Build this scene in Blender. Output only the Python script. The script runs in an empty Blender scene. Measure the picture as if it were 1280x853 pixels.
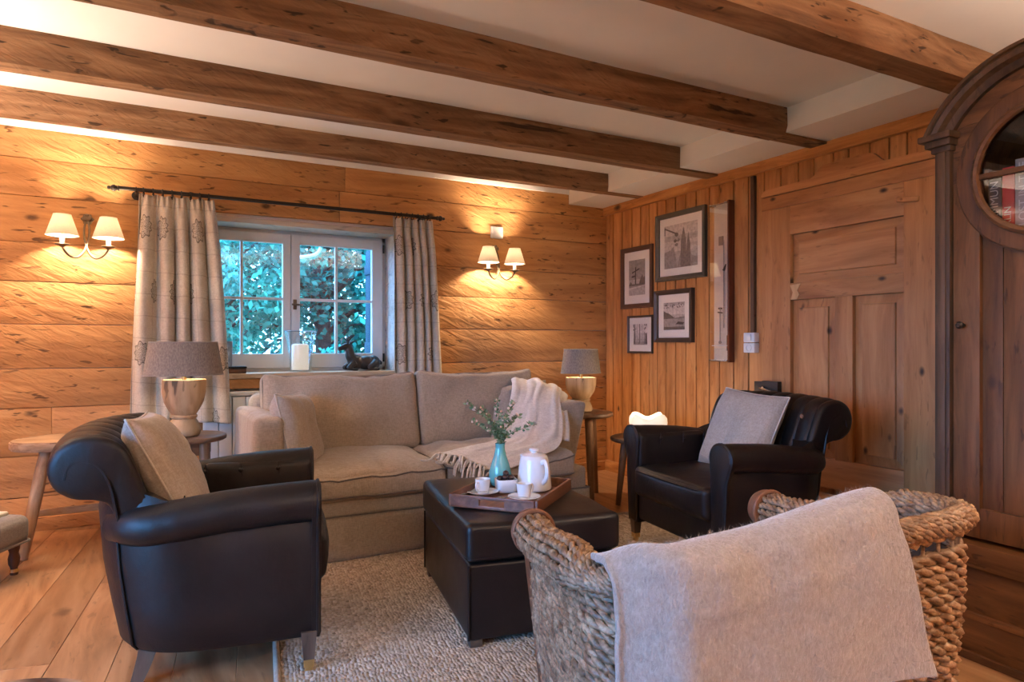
import bpy, bmesh, math, random
from mathutils import Vector, Matrix, Euler, noise as mnoise
random.seed(11)
PI = math.pi
R = math.radians
SC = bpy.context.scene
COL = SC.collection

# ------------------------------------------------------------------ objects
def tag(o, label=None, cat=None, group=None, kind=None):
    if label: o['label'] = label
    if cat: o['category'] = cat
    if group: o['group'] = group
    if kind: o['kind'] = kind
    return o

def empty(name, loc=(0, 0, 0), rz=0.0, label=None, cat=None, group=None, kind=None):
    o = bpy.data.objects.new(name, None)
    COL.objects.link(o)
    o.empty_display_size = 0.05
    o.location = loc
    o.rotation_euler = (0, 0, rz)
    return tag(o, label, cat, group, kind)

def copy_tree(o, parent=None):
    c = o.copy()
    COL.objects.link(c)
    c.parent = parent
    for ch in list(o.children):
        copy_tree(ch, c)
    return c

def V(*a):
    return Vector(a[0]) if len(a) == 1 else Vector(a)

def catmull(pts, n=8, closed=False):
    P = [Vector(p) for p in pts]
    out = []
    N = len(P)
    segs = N if closed else N - 1
    for i in range(segs):
        if closed:
            p0, p1, p2, p3 = P[(i - 1) % N], P[i], P[(i + 1) % N], P[(i + 2) % N]
        else:
            p0, p1, p2, p3 = P[max(i - 1, 0)], P[i], P[i + 1], P[min(i + 2, N - 1)]
        for k in range(n):
            t = k / n
            out.append(0.5 * ((2 * p1) + (p2 - p0) * t + (2 * p0 - 5 * p1 + 4 * p2 - p3) * t * t + (3 * p1 - p0 - 3 * p2 + p3) * t ** 3))
    if not closed:
        out.append(P[-1].copy())
    return out

def lerp(a, b, t):
    return a + (b - a) * t

def sstep(a, b, x):
    t = max(0.0, min(1.0, (x - a) / (b - a)))
    return t * t * (3 - 2 * t)

def nz(p, s=1.0, seed=0.0):
    return mnoise.noise(Vector(p) * s + Vector((seed, seed * 1.7, seed * 0.3)))

class MB:
    """collects shapes into one mesh"""
    def __init__(self):
        self.bm = bmesh.new()
        self.mi = 0

    def _face(self, vs):
        try:
            f = self.bm.faces.new(vs)
            f.material_index = self.mi
            f.smooth = True
            return f
        except ValueError:
            return None

    def box(self, c, s, bevel=0.0, rot=None, seg=2):
        c = Vector(c)
        m = Matrix.LocRotScale(c, Euler(rot) if rot else None, Vector(s))
        n0 = len(self.bm.faces)
        r = bmesh.ops.create_cube(self.bm, size=1.0, matrix=m)
        vs = r['verts']
        fs = set(f for v in vs for f in v.link_faces)
        if bevel > 0:
            es = list(set(e for v in vs for e in v.link_edges))
            b = bmesh.ops.bevel(self.bm, geom=es, offset=min(bevel, min(s) * 0.48), segments=seg, affect='EDGES', profile=0.6)
            fs = set(b['faces']) | set(f for f in fs if f.is_valid)
            for v in [v for f in b['faces'] for v in f.verts]:
                for f in v.link_faces:
                    fs.add(f)
        for f in fs:
            if f.is_valid:
                f.material_index = self.mi
                f.smooth = True
        return self

    def box2(self, a, b, bevel=0.0, seg=2):
        a, b = Vector(a), Vector(b)
        return self.box((a + b) / 2, [abs(b[i] - a[i]) for i in range(3)], bevel, None, seg)

    def tube(self, pts, r, n=8, caps=True, closed=False, flat=1.0):
        P = [Vector(p) for p in pts]
        N = len(P)
        rr = r if hasattr(r, '__len__') else [r] * N
        rings = []
        up = None
        for i in range(N):
            a = P[(i - 1) % N] if (closed or i > 0) else P[i]
            b = P[(i + 1) % N] if (closed or i < N - 1) else P[i]
            t = (b - a)
            if t.length < 1e-9: t = Vector((0, 0, 1))
            t.normalize()
            if up is None:
                up = Vector((0, 0, 1)) if abs(t.z) < 0.9 else Vector((1, 0, 0))
            u = (up - t * up.dot(t))
            if u.length < 1e-6: u = t.orthogonal()
            u.normalize()
            w = t.cross(u)
            up = u
            rings.append([self.bm.verts.new(P[i] + (u * math.cos(2 * PI * k / n) * flat + w * math.sin(2 * PI * k / n)) * rr[i]) for k in range(n)])
        M = N if closed else N - 1
        for i in range(M):
            A, B = rings[i], rings[(i + 1) % N]
            for k in range(n):
                self._face((A[k], A[(k + 1) % n], B[(k + 1) % n], B[k]))
        if caps and not closed:
            self._face(list(reversed(rings[0])))
            self._face(rings[-1])
        return self

    def lathe(self, prof, n=32, c=(0, 0, 0), sx=1.0, sy=1.0, fn=None):
        """profile of (radius, z); radius 0 closes"""
        c = Vector(c)
        rings = []
        for (r, z) in prof:
            if r <= 1e-6:
                rings.append([self.bm.verts.new(c + Vector((0, 0, z)))])
            else:
                ring = []
                for k in range(n):
                    a = 2 * PI * k / n
                    q = fn(a, z, r) if fn else r
                    ring.append(self.bm.verts.new(c + Vector((q * math.cos(a) * sx, q * math.sin(a) * sy, z))))
                rings.append(ring)
        for A, B in zip(rings, rings[1:]):
            for k in range(n):
                k2 = (k + 1) % n
                if len(A) == 1 and len(B) == 1: continue
                if len(A) == 1: self._face((A[0], B[k2], B[k]))
                elif len(B) == 1: self._face((A[k], A[k2], B[0]))
                else: self._face((A[k], A[k2], B[k2], B[k]))
        return self

    def grid(self, fn, nu, nv, cu=False, cv=False, flip=False):
        g = [[self.bm.verts.new(Vector(fn(i / nu, j / nv))) for j in range(nv if cv else nv + 1)] for i in range(nu if cu else nu + 1)]
        for i in range(nu):
            for j in range(nv):
                i2 = (i + 1) % nu if cu else i + 1
                j2 = (j + 1) % nv if cv else j + 1
                q = (g[i][j], g[i2][j], g[i2][j2], g[i][j2])
                self._face(tuple(reversed(q)) if flip else q)
        return g

    def loft(self, rings, caps=True, closed_path=False):
        """rings: lists of points with equal count"""
        rv = [[self.bm.verts.new(Vector(p)) for p in r] for r in rings]
        n = len(rv[0])
        prs = list(zip(rv, rv[1:])) + ([(rv[-1], rv[0])] if closed_path else [])
        for A, B in prs:
            for k in range(n):
                self._face((A[k], A[(k + 1) % n], B[(k + 1) % n], B[k]))
        if caps and not closed_path:
            self._face(list(reversed(rv[0])))
            self._face(rv[-1])
        return self

    def prism(self, poly, a, b, axis='Z', bevel=0.0):
        """extrude 2d polygon between a and b along axis"""
        def mk(p, h):
            if axis == 'Z': return (p[0], p[1], h)
            if axis == 'Y': return (p[0], h, p[1])
            return (h, p[0], p[1])
        n0 = set(self.bm.faces)
        self.loft([[mk(p, a) for p in poly], [mk(p, b) for p in poly]])
        if bevel > 0:
            fs = [f for f in self.bm.faces if f not in n0]
            bmesh.ops.recalc_face_normals(self.bm, faces=fs)
            es = list(set(e for f in fs for e in f.edges if len(e.link_faces) == 2 and e.calc_face_angle(0) > 0.6))
            bb = bmesh.ops.bevel(self.bm, geom=es, offset=bevel, segments=2, affect='EDGES')
            for f in bb['faces']:
                f.material_index = self.mi
                f.smooth = True
        return self

    def ball(self, c, r, n=12, sx=1, sy=1, sz=1, rot=None):
        m = Matrix.LocRotScale(Vector(c), Euler(rot) if rot else None, Vector((r * sx, r * sy, r * sz)))
        q = bmesh.ops.create_uvsphere(self.bm, u_segments=n, v_segments=max(6, n // 2 + 2), radius=1.0, matrix=m)
        for f in set(f for v in q['verts'] for f in v.link_faces):
            f.material_index = self.mi
            f.smooth = True
        return self

    def puff(self, h, r, n=10, bulge=(0, 0, 0), fn=None, c=(0, 0, 0)):
        """rounded, crowned upholstery block; h half sizes, r edge radius"""
        h = Vector(h)
        def coords(H):
            k = [-H + r * (1 - math.cos(t * PI / 2 / 4)) for t in range(5)]
            m = [lerp(-H + r, H - r, i / n) for i in range(1, n)]
            return k + m + [-x for x in reversed(k)]
        cs = [coords(h[i]) for i in range(3)]
        cache = {}
        def vert(p):
            key = (round(p[0], 6), round(p[1], 6), round(p[2], 6))
            if key in cache: return cache[key]
            p = Vector(p)
            q = Vector([max(-(h[i] - r), min(h[i] - r, p[i])) for i in range(3)])
            d = p - q
            if d.length > 1e-9: d = d.normalized() * r
            o = q + d
            u = [p[i] / h[i] for i in range(3)]
            for i in range(3):
                j, k = (i + 1) % 3, (i + 2) % 3
                o[i] += bulge[i] * u[i] * (1 - u[j] ** 2) * (1 - u[k] ** 2)
            if fn: o = Vector(fn(o, u))
            v = self.bm.verts.new(o + Vector(c))
            cache[key] = v
            return v
        for ax in range(3):
            j, k = (ax + 1) % 3, (ax + 2) % 3
            for sgn in (-1, 1):
                A, B = cs[j], cs[k]
                for a in range(len(A) - 1):
                    for b in range(len(B) - 1):
                        q = []
                        for (x, y) in ((a, b), (a + 1, b), (a + 1, b + 1), (a, b + 1)):
                            p = [0, 0, 0]
                            p[ax] = sgn * h[ax]; p[j] = A[x]; p[k] = B[y]
                            q.append(vert(p))
                        if len(set(q)) == 4:
                            self._face(q if sgn > 0 else q[::-1])
        return self

    def xf(self, m):
        bmesh.ops.transform(self.bm, matrix=m, verts=self.bm.verts)
        return self

    def build(self, name, mats, parent=None, loc=None, rot=None, sharp=38, recalc=True, **t):
        if recalc:
            bmesh.ops.recalc_face_normals(self.bm, faces=self.bm.faces)
        me = bpy.data.meshes.new(name)
        self.bm.to_mesh(me)
        self.bm.free()
        for m in (mats if isinstance(mats, (list, tuple)) else [mats]):
            me.materials.append(m)
        if sharp:
            me.set_sharp_from_angle(angle=R(sharp))
        o = bpy.data.objects.new(name, me)
        COL.objects.link(o)
        if parent: o.parent = parent
        if loc is not None: o.location = loc
        if rot is not None: o.rotation_euler = rot
        return tag(o, t.get('label'), t.get('cat'), t.get('group'), t.get('kind'))

def uvgrid(fn, nu, nv, name, mat, parent=None, usize=1.0, vsize=1.0, thick=0.0, **t):
    """cloth sheet with a UV map in metres"""
    me = bpy.data.meshes.new(name)
    vs, fs, uv = [], [], []
    for i in range(nu + 1):
        for j in range(nv + 1):
            vs.append(tuple(fn(i / nu, j / nv)))
    for i in range(nu):
        for j in range(nv):
            fs.append((i * (nv + 1) + j, (i + 1) * (nv + 1) + j, (i + 1) * (nv + 1) + j + 1, i * (nv + 1) + j + 1))
    me.from_pydata(vs, [], fs)
    l = me.uv_layers.new(name='UVMap')
    for p in me.polygons:
        p.use_smooth = True
        for li in p.loop_indices:
            vi = me.loops[li].vertex_index
            l.data[li].uv = ((vi // (nv + 1)) / nu * usize, (vi % (nv + 1)) / nv * vsize)
    me.materials.append(mat)
    o = bpy.data.objects.new(name, me)
    COL.objects.link(o)
    if parent: o.parent = parent
    if thick:
        s = o.modifiers.new('thick', 'SOLIDIFY')
        s.thickness = thick
        s.offset = 0
    return tag(o, t.get('label'), t.get('cat'), t.get('group'), t.get('kind'))

# ------------------------------------------------------------------ materials
class Mat:
    def __init__(self, name):
        self.m = bpy.data.materials.new(name)
        self.m.use_nodes = True
        self.nt = self.m.node_tree
        self.bsdf = self.nt.nodes['Principled BSDF']
        self.out = self.nt.nodes['Material Output']

    def n(self, typ, props=None, **ins):
        nd = self.nt.nodes.new('ShaderNode' + typ)
        for k, v in (props or {}).items():
            setattr(nd, k, v)
        for k, v in ins.items():
            self.set(nd, k.replace('_', ' '), v)
        return nd

    def set(self, nd, key, v):
        s = None
        if key.isdigit(): s = nd.inputs[int(key)]
        else:
            for i in nd.inputs:
                if i.name == key and i.enabled:
                    s = i; break
            if s is None: s = nd.inputs[key]
        if isinstance(v, bpy.types.NodeSocket):
            self.nt.links.new(v, s)
        elif isinstance(v, bpy.types.Node):
            self.nt.links.new(v.outputs[0], s)
        else:
            if hasattr(s.default_value, '__len__') and not hasattr(v, '__len__'):
                v = [v] * len(s.default_value)
            if hasattr(v, '__len__') and s.type == 'RGBA' and len(v) == 3:
                v = (*v, 1)
            s.default_value = v

    def math(self, op, a, b=0.0, c=None):
        nd = self.n('Math', {'operation': op})
        self.set(nd, '0', a); self.set(nd, '1', b)
        if c is not None: self.set(nd, '2', c)
        return nd.outputs[0]

    def vmath(self, op, a, b):
        nd = self.n('VectorMath', {'operation': op})
        self.set(nd, '0', a); self.set(nd, '1', b)
        return nd.outputs[0]

    def ramp(self, fac, stops, interp='LINEAR'):
        nd = self.n('ValToRGB')
        nd.color_ramp.interpolation = interp
        e = nd.color_ramp.elements
        while len(e) < len(stops): e.new(0.5)
        for el, (p, c) in zip(e, stops):
            el.position = p
            el.color = (*c, 1) if hasattr(c, '__len__') else (c, c, c, 1)
        self.set(nd, 'Fac', fac)
        return nd.outputs[0]

    def mix(self, fac, a, b, mode='MIX'):
        nd = self.n('Mix', {'data_type': 'RGBA', 'blend_type': mode})
        self.set(nd, '0', fac)
        for s, v in ((nd.inputs[6], a), (nd.inputs[7], b)):
            if isinstance(v, bpy.types.NodeSocket): self.nt.links.new(v, s)
            else: s.default_value = (*v, 1) if hasattr(v, '__len__') else (v, v, v, 1)
        return nd.outputs[2]

    def obj(self):
        return self.n('TexCoord').outputs['Object']

    def noise(self, vec, scale=5, detail=3, rough=0.5, dist=0.0):
        return self.n('TexNoise', Vector=vec, Scale=scale, Detail=detail, Roughness=rough, Distortion=dist).outputs[0]

    def scale(self, vec, s):
        return self.vmath('MULTIPLY', vec, s)

    def bump(self, h, strength=0.3, dist=0.01, normal=None):
        nd = self.n('Bump', Strength=strength, Distance=dist, Height=h)
        if normal is not None: self.set(nd, 'Normal', normal)
        return nd.outputs[0]

    def P(self, **k):
        for a, b in k.items():
            self.set(self.bsdf, a.replace('_', ' '), b)
        return self

def wood(name, dark, mid, light, axis=0, rough=0.55, fine=22.0, ring=2.2, knots=0.5, knot_scale=2.6, cracks=0.5, bump=0.25, var=0.16, hewn=0.0, spec=0.35, coat=0.0, ringw=0.28, flat=1, knotcol=(0.06, 0.025, 0.012)):
    """timber: long grain along axis, per board variation, knots and cracks"""
    M = Mat(name)
    co = M.obj()
    isl = M.n('NewGeometry').outputs['Random Per Island']
    off = M.n('CombineXYZ', X=M.math('MULTIPLY', isl, 37.0), Y=M.math('MULTIPLY', isl, 91.0), Z=M.math('MULTIPLY', isl, 53.0)).outputs[0]
    co = M.vmath('ADD', co, off)
    st = [1.0, 1.0, 1.0]; st[axis] = 0.07
    g = M.scale(co, st)
    warp = M.noise(M.scale(co, [0.35 if i == axis else 1 for i in range(3)]), 3.0, 2)
    g2 = M.vmath('ADD', g, M.n('CombineXYZ', X=M.math('MULTIPLY', warp, .16), Y=M.math('MULTIPLY', warp, .16), Z=M.math('MULTIPLY', warp, .16)).outputs[0])
    n1 = M.noise(g2, fine, 6, 0.65)
    n2 = M.noise(g2, ring * 3, 3, 0.5)
    rings = M.math('FRACT', M.math('MULTIPLY', n2, 7.0))
    rings = M.math('ABSOLUTE', M.math('SUBTRACT', rings, 0.5))
    f = M.math('ADD', M.math('MULTIPLY', n1, 0.86), M.math('MULTIPLY', rings, ringw))
    col = M.ramp(f, [(0.28, dark), (0.5, mid), (0.72, light)])
    large = M.noise(M.scale(co, [0.5 if i == axis else 1 for i in range(3)]), 1.7, 3)
    col = M.mix(M.math('MULTIPLY', M.ramp(large, [(0.35, 0.0), (0.65, 1.0)]), 0.35), col, M.mix(1.0, col, (0.72, 0.62, 0.52), 'MULTIPLY'))
    # board tone
    hsv = M.n('HueSaturation', Color=col)
    M.set(hsv, 'Value', M.math('ADD', 1.0 - var, M.math('MULTIPLY', M.math('FRACT', M.math('MULTIPLY', isl, 7.31)), 2 * var)))
    col = hsv.outputs[0]
    hgt = n1
    if knots > 0:
        ks = [1.0, 1.0, 1.0]; ks[axis] = 0.55; ks[flat] *= .06
        vo = M.n('TexVoronoi', {'feature': 'F1'}, Vector=M.scale(co, ks), Scale=knot_scale, Randomness=1.0)
        sel = M.math('GREATER_THAN', M.n('SeparateColor', Color=vo.outputs['Color']).outputs[0], 1 - knots)
        kd = M.math('ADD', vo.outputs['Distance'], M.math('MULTIPLY', M.math('SUBTRACT', M.noise(co, 30, 2), .5), .05))
        km = M.ramp(kd, [(0.03, 1.0), (0.062, 0.8), (0.13, 0.0)])
        km = M.math('MULTIPLY', km, sel)
        col = M.mix(km, col, knotcol)
    if cracks > 0:
        cs = [1.0, 1.0, 1.0]; cs[axis] = 0.16
        cn = M.noise(M.scale(co, cs), 9.0, 4, 0.6, 0.4)
        cs2 = [1.0, 1.0, 1.0]; cs2[axis] = 0.22; cs2[flat] *= .3
        cn2 = M.noise(M.scale(co, cs2), 46.0, 2, 0.5, 0.5)
        gate = M.ramp(M.noise(co, 2.3, 2), [(.36, 0.0), (.52, 1.0)])
        cm2 = M.math('MULTIPLY', M.ramp(cn2, [(0.31, 1.0), (0.37, 0.0)]), gate)
        cm = M.math('MULTIPLY', M.math('MAXIMUM', M.ramp(cn, [(0.30, 1.0), (0.335, 0.0)]), cm2), cracks)
        col = M.mix(cm, col, [c * 0.35 for c in dark])
        hgt = M.math('SUBTRACT', hgt, M.math('MULTIPLY', cm, 1.5))
    nrm = None
    if hewn > 0:
        ds = M.vmath('ADD', M.scale(co, [6, 6, 22] if axis == 0 else [22, 22, 6]), M.n('CombineXYZ', X=0.0, Y=0.0, Z=M.math('MULTIPLY', M.n('SeparateXYZ', Vector=co).outputs[0], 9.0)).outputs[0])
        hn = M.noise(ds, 1.0, 3, 0.55, 0.6)
        nrm = M.bump(hn, hewn, 0.02)
    nrm = M.bump(hgt, bump, 0.004, nrm)
    M.P(Base_Color=col, Roughness=rough, Normal=nrm)
    M.P(**{'Specular_IOR_Level': spec})
    if coat: M.P(Coat_Weight=coat, Coat_Roughness=0.25)
    return M.m

def fabric(name, c1, c2, scale=260, bump=0.25, rough=0.9, sheen=0.3, big=0.12, wr=0.0, slub=0.5, seed=0):
    M = Mat(name)
    co = M.obj()
    a = M.noise(M.scale(co, (1, 1, .25)), scale, 2, 0.6)
    b = M.noise(M.scale(co, (.25, .25, 1)), scale, 2, 0.6)
    w = M.math('ADD', M.math('MULTIPLY', a, .5), M.math('MULTIPLY', b, .5))
    col = M.ramp(w, [(0.38, c1), (0.62, c2)])
    l = M.noise(co, 4, 3)
    col = M.mix(M.math('MULTIPLY', l, big), col, M.mix(1.0, col, (.75, .72, .7), 'MULTIPLY'))
    nrm = None
    if wr:
        nrm = M.bump(M.noise(M.scale(co, (1, 1, .45)), 9, 3, .55, .8), wr, 0.03)
    nrm = M.bump(w, bump, 0.002, nrm)
    M.P(Base_Color=col, Roughness=rough, Normal=nrm, Sheen_Weight=sheen, Sheen_Roughness=.5)
    M.P(**{'Specular_IOR_Level': .2})
    return M.m

def plain(name, c, rough=0.5, metal=0.0, var=0.08, nscale=20, bump=0.0, spec=0.5, **k):
    M = Mat(name)
    co = M.obj()
    n = M.noise(co, nscale, 3)
    col = M.mix(M.ramp(n, [(0.35, 0.0), (0.65, 1.0)]), [x * (1 - var) for x in c], [min(1, x * (1 + var)) for x in c])
    M.P(Base_Color=col, Roughness=rough, Metallic=metal)
    M.P(**{'Specular_IOR_Level': spec})
    if bump: M.P(Normal=M.bump(n, bump, 0.004))
    M.P(**k)
    return M.m

def glass_mat(name, tint=(1, 1, 1), rough=0.0, refl=1.0):
    """thin pane: clear with fresnel reflection"""
    M = Mat(name)
    t = M.n('BsdfTransparent', Color=tint)
    g = M.n('BsdfGlossy', Color=(1, 1, 1), Roughness=rough)
    fr = M.n('Fresnel', IOR=1.5)
    geo = M.n('NewGeometry')
    dt = M.n('VectorMath', {'operation': 'DOT_PRODUCT'})
    M.set(dt, '0', geo.outputs['Incoming']); M.set(dt, '1', geo.outputs['Normal'])
    f = M.math('POWER', M.math('SUBTRACT', 1.0, M.math('ABSOLUTE', dt.outputs['Value'])), 5.0)
    f = M.math('ADD', 0.036 * refl, M.math('MULTIPLY', f, 0.9))
    mx = M.n('MixShader', Fac=f)
    M.nt.links.new(t.outputs[0], mx.inputs[1]); M.nt.links.new(g.outputs[0], mx.inputs[2])
    M.nt.links.new(mx.outputs[0], M.out.inputs['Surface'])
    return M.m

def shade_mat(name, c, trans=0.5, scale=180, var=.12):
    M = Mat(name)
    co = M.obj()
    n = M.noise(M.scale(co, (1, 1, .5)), scale, 3, .7)
    col = M.ramp(n, [(0.35, [x * (1 - var) for x in c]), (0.65, [min(1, x * (1 + var)) for x in c])])
    d = M.n('BsdfDiffuse', Color=col)
    t = M.n('BsdfTranslucent', Color=col)
    mx = M.n('MixShader', Fac=trans)
    M.nt.links.new(d.outputs[0], mx.inputs[1]); M.nt.links.new(t.outputs[0], mx.inputs[2])
    M.nt.links.new(mx.outputs[0], M.out.inputs['Surface'])
    return M.m

def emit_mat(name, c, s):
    M = Mat(name)
    M.P(Base_Color=c, Emission_Color=c, Emission_Strength=s)
    return M.m

def leather_mat(name, c, rough=0.38, bump=0.25):
    M = Mat(name)
    co = M.obj()
    v = M.n('TexVoronoi', {'feature': 'F1'}, Vector=co, Scale=230).outputs['Distance']
    n = M.noise(co, 7, 4, .6)
    col = M.mix(M.ramp(n, [(0.3, 0.0), (0.7, 1.0)]), [x * .75 for x in c], [x * 1.35 for x in c])
    nrm = M.bump(M.noise(M.scale(co, (1, 1, .6)), 16, 3, .55, .7), bump, 0.02)
    nrm = M.bump(v, 0.12, 0.002, nrm)
    M.P(Base_Color=col, Roughness=M.math('ADD', rough - .08, M.math('MULTIPLY', n, .2)), Normal=nrm)
    M.P(**{'Specular_IOR_Level': .30})
    return M.m

def rug_mat():
    M = Mat('RugLoops')
    co = M.obj()
    w = M.vmath('ADD', co, M.scale(M.n('TexNoise', Vector=co, Scale=18, Detail=2).outputs['Color'], (.015, .015, 0)))
    v = M.n('TexVoronoi', {'feature': 'F1'}, Vector=M.scale(w, (1.0, .62, 1)), Scale=85, Randomness=.55)
    d = v.outputs['Distance']
    r = M.n('SeparateColor', Color=v.outputs['Color']).outputs[0]
    col = M.ramp(r, [(0.0, (.37, .275, .19)), (0.5, (.52, .405, .295)), (0.9, (.64, .52, .395)), (1.0, (.25, .175, .115))])
    col = M.mix(M.math('MULTIPLY', M.noise(co, 5, 3), .5), col, M.mix(1.0, col, (.8, .76, .72), 'MULTIPLY'))
    nrm = M.bump(M.math('SUBTRACT', 1.0, d), 0.9, 0.012)
    M.P(Base_Color=col, Roughness=.95, Normal=nrm, Sheen_Weight=.15)
    M.P(**{'Specular_IOR_Level': .15})
    return M.m

def curtain_mat():
    """natural linen, faint woven checks, dark embroidered medallions"""
    M = Mat('CurtainLinen')
    uv = M.n('TexCoord').outputs['UV']
    sp = M.n('SeparateXYZ', Vector=uv)
    u, v = sp.outputs[0], sp.outputs[1]
    n = M.noise(M.scale(uv, (1, .3, 1)), 190, 3, .6)
    n2 = M.noise(M.scale(uv, (.3, 1, 1)), 190, 3, .6)
    base = M.ramp(M.math('ADD', M.math('MULTIPLY', n, .5), M.math('MULTIPLY', n2, .5)), [(0.38, (.56, .49, .40)), (0.62, (.72, .65, .55))])
    blot = M.noise(uv, 9, 4, .6)
    base = M.mix(M.math('MULTIPLY', M.ramp(blot, [(.45, 0.0), (.65, 1.0)]), .45), base, (.47, .40, .30))
    # checks
    def lines(x, p, w):
        f = M.math('ABSOLUTE', M.math('SUBTRACT', M.math('FRACT', M.math('ADD', M.math('DIVIDE', x, p), M.math('MULTIPLY', M.noise(uv, 6, 2), .12))), .5))
        return M.math('LESS_THAN', f, w)
    ln = M.math('MAXIMUM', lines(u, .14, .02), lines(v, .13, .022))
    base = M.mix(M.math('MULTIPLY', ln, .45), base, (.36, .30, .23))
    # medallions, staggered: cell .27 wide, .50 tall
    cu, cv = .23, .37
    row = M.math('FLOOR', M.math('DIVIDE', v, cv))
    sh = M.math('MULTIPLY', M.math('MODULO', row, 2.0), .5)
    fu = M.math('SUBTRACT', M.math('FRACT', M.math('ADD', M.math('DIVIDE', u, cu), sh)), .5)
    fv = M.math('SUBTRACT', M.math('FRACT', M.math('DIVIDE', v, cv)), .5)
    du = M.math('MULTIPLY', fu, cu); dv = M.math('MULTIPLY', fv, cv)
    rr = M.math('SQRT', M.math('ADD', M.math('MULTIPLY', du, du), M.math('MULTIPLY', M.math('MULTIPLY', dv, dv), .55)))
    an = M.math('ARCTAN2', du, dv)
    wob = M.math('MULTIPLY', M.math('SINE', M.math('MULTIPLY', an, 9.0)), .006)
    inside = M.math('LESS_THAN', M.math('ADD', rr, wob), .050)
    vo = M.n('TexVoronoi', {'feature': 'DISTANCE_TO_EDGE'}, Vector=uv, Scale=85, Randomness=.9).outputs['Distance']
    curl = M.math('LESS_THAN', M.math('ABSOLUTE', M.math('SUBTRACT', vo, .17)), .075)
    ring = M.math('LESS_THAN', M.math('ABSOLUTE', M.math('SUBTRACT', M.math('ADD', rr, wob), .046)), .003)
    cell = M.n('CombineXYZ', X=M.math('FLOOR', M.math('ADD', M.math('DIVIDE', u, cu), sh)), Y=row, Z=0.0).outputs[0]
    pick = M.math('GREATER_THAN', M.n('TexWhiteNoise', Vector=cell).outputs['Value'], .28)
    pat = M.math('MULTIPLY', M.math('MULTIPLY', inside, pick), M.math('MAXIMUM', curl, ring))
    col = M.mix(M.math('MULTIPLY', pat, .7), base, (.045, .035, .03))
    d = M.n('BsdfDiffuse', Color=col)
    t = M.n('BsdfTranslucent', Color=col)
    nr = M.bump(n, .25, .002)
    M.set(d, 'Normal', nr)
    mx = M.n('MixShader', Fac=.18)
    M.nt.links.new(d.outputs[0], mx.inputs[1]); M.nt.links.new(t.outputs[0], mx.inputs[2])
    M.nt.links.new(mx.outputs[0], M.out.inputs['Surface'])
    return M.m

def leaf_mat(name, a, b, trans=.35):
    M = Mat(name)
    isl = M.n('NewGeometry').outputs['Random Per Island']
    col = M.ramp(isl, [(0, a), (1, b)])
    d = M.n('BsdfDiffuse', Color=col)
    t = M.n('BsdfTranslucent', Color=col)
    mx = M.n('MixShader', Fac=trans)
    M.nt.links.new(d.outputs[0], mx.inputs[1]); M.nt.links.new(t.outputs[0], mx.inputs[2])
    M.nt.links.new(mx.outputs[0], M.out.inputs['Surface'])
    return M.m

W_LOG = wood('HewnSpruce', (.40, .185, .065), (.585, .295, .11), (.72, .41, .175), axis=0, knots=.75, knot_scale=5.5, cracks=1.0, hewn=.6, rough=.6, var=.10, ringw=.10, fine=13)
W_LOGV = wood('HewnSpruceUpright', (.33, .145, .05), (.56, .27, .10), (.74, .41, .175), axis=2, knots=.4, knot_scale=5.0, cracks=.5, hewn=.3, rough=.6)
W_PANEL = wood('PinePanelling', (.38, .15, .045), (.59, .265, .088), (.74, .39, .15), axis=2, flat=0, knots=.75, knot_scale=8.0, cracks=.35, rough=.5, var=.14, ring=1.6, ringw=.14)
W_PANELY = wood('PineTrim', (.38, .15, .045), (.59, .265, .088), (.74, .39, .15), axis=1, flat=0, knots=.5, knot_scale=4.0, cracks=.3, rough=.5, var=.06)
W_DOOR = wood('OldDoorPine', (.36, .135, .042), (.54, .235, .08), (.67, .335, .13), axis=2, flat=1, knots=.8, knot_scale=8.0, cracks=.4, rough=.5, var=.10, bump=.15, ringw=.10, fine=12)
W_DOORY = wood('OldDoorPineAcross', (.36, .135, .042), (.54, .235, .08), (.67, .335, .13), axis=0, flat=1, knots=.8, knot_scale=8.0, cracks=.4, rough=.5, var=.10, bump=.15, ringw=.10, fine=12)
W_BEAM = wood('OldBeam', (.125, .064, .033), (.27, .145, .074), (.41, .245, .135), axis=0, knots=.5, knot_scale=3.2, cracks=.9, rough=.75, var=.05, hewn=.5, bump=.45)
W_CAB = wood('BrownCupboard', (.062, .025, .008), (.138, .058, .019), (.215, .099, .037), axis=2, knots=.5, knot_scale=7.0, cracks=.5, rough=.6, var=.12, bump=.4)
W_CABY = wood('BrownCupboardAcross', (.062, .025, .008), (.138, .058, .019), (.215, .099, .037), axis=0, knots=.4, knot_scale=7.0, cracks=.5, rough=.6, var=.12, bump=.4)
W_MOULD = wood('DarkMoulding', (.045, .024, .012), (.09, .05, .025), (.145, .083, .043), axis=2, knots=.0, cracks=.4, rough=.55, bump=.4)
W_FLOOR = wood('OakFloor', (.25, .115, .045), (.42, .22, .10), (.54, .32, .165), axis=1, flat=2, knots=.35, knot_scale=3.0, cracks=.35, rough=.30, var=.20, bump=.12, spec=.5, fine=16)
W_OAKDK = wood('BrownTable', (.10, .05, .026), (.18, .095, .05), (.27, .15, .085), axis=0, knots=0, cracks=.3, rough=.45, bump=.2)
W_OAKLEG = wood('BrownTableLeg', (.13, .065, .03), (.24, .125, .06), (.34, .19, .095), axis=2, knots=0, cracks=.3, rough=.45, bump=.2)
W_RUST = wood('WeatheredStool', (.22, .12, .06), (.40, .25, .145), (.56, .39, .25), axis=0, knots=.25, knot_scale=6, cracks=.7, rough=.7, bump=.4)
W_RUSTV = wood('WeatheredStoolLeg', (.20, .10, .05), (.36, .21, .12), (.50, .33, .20), axis=2, knots=.2, knot_scale=6, cracks=.7, rough=.7, bump=.4)
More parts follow.
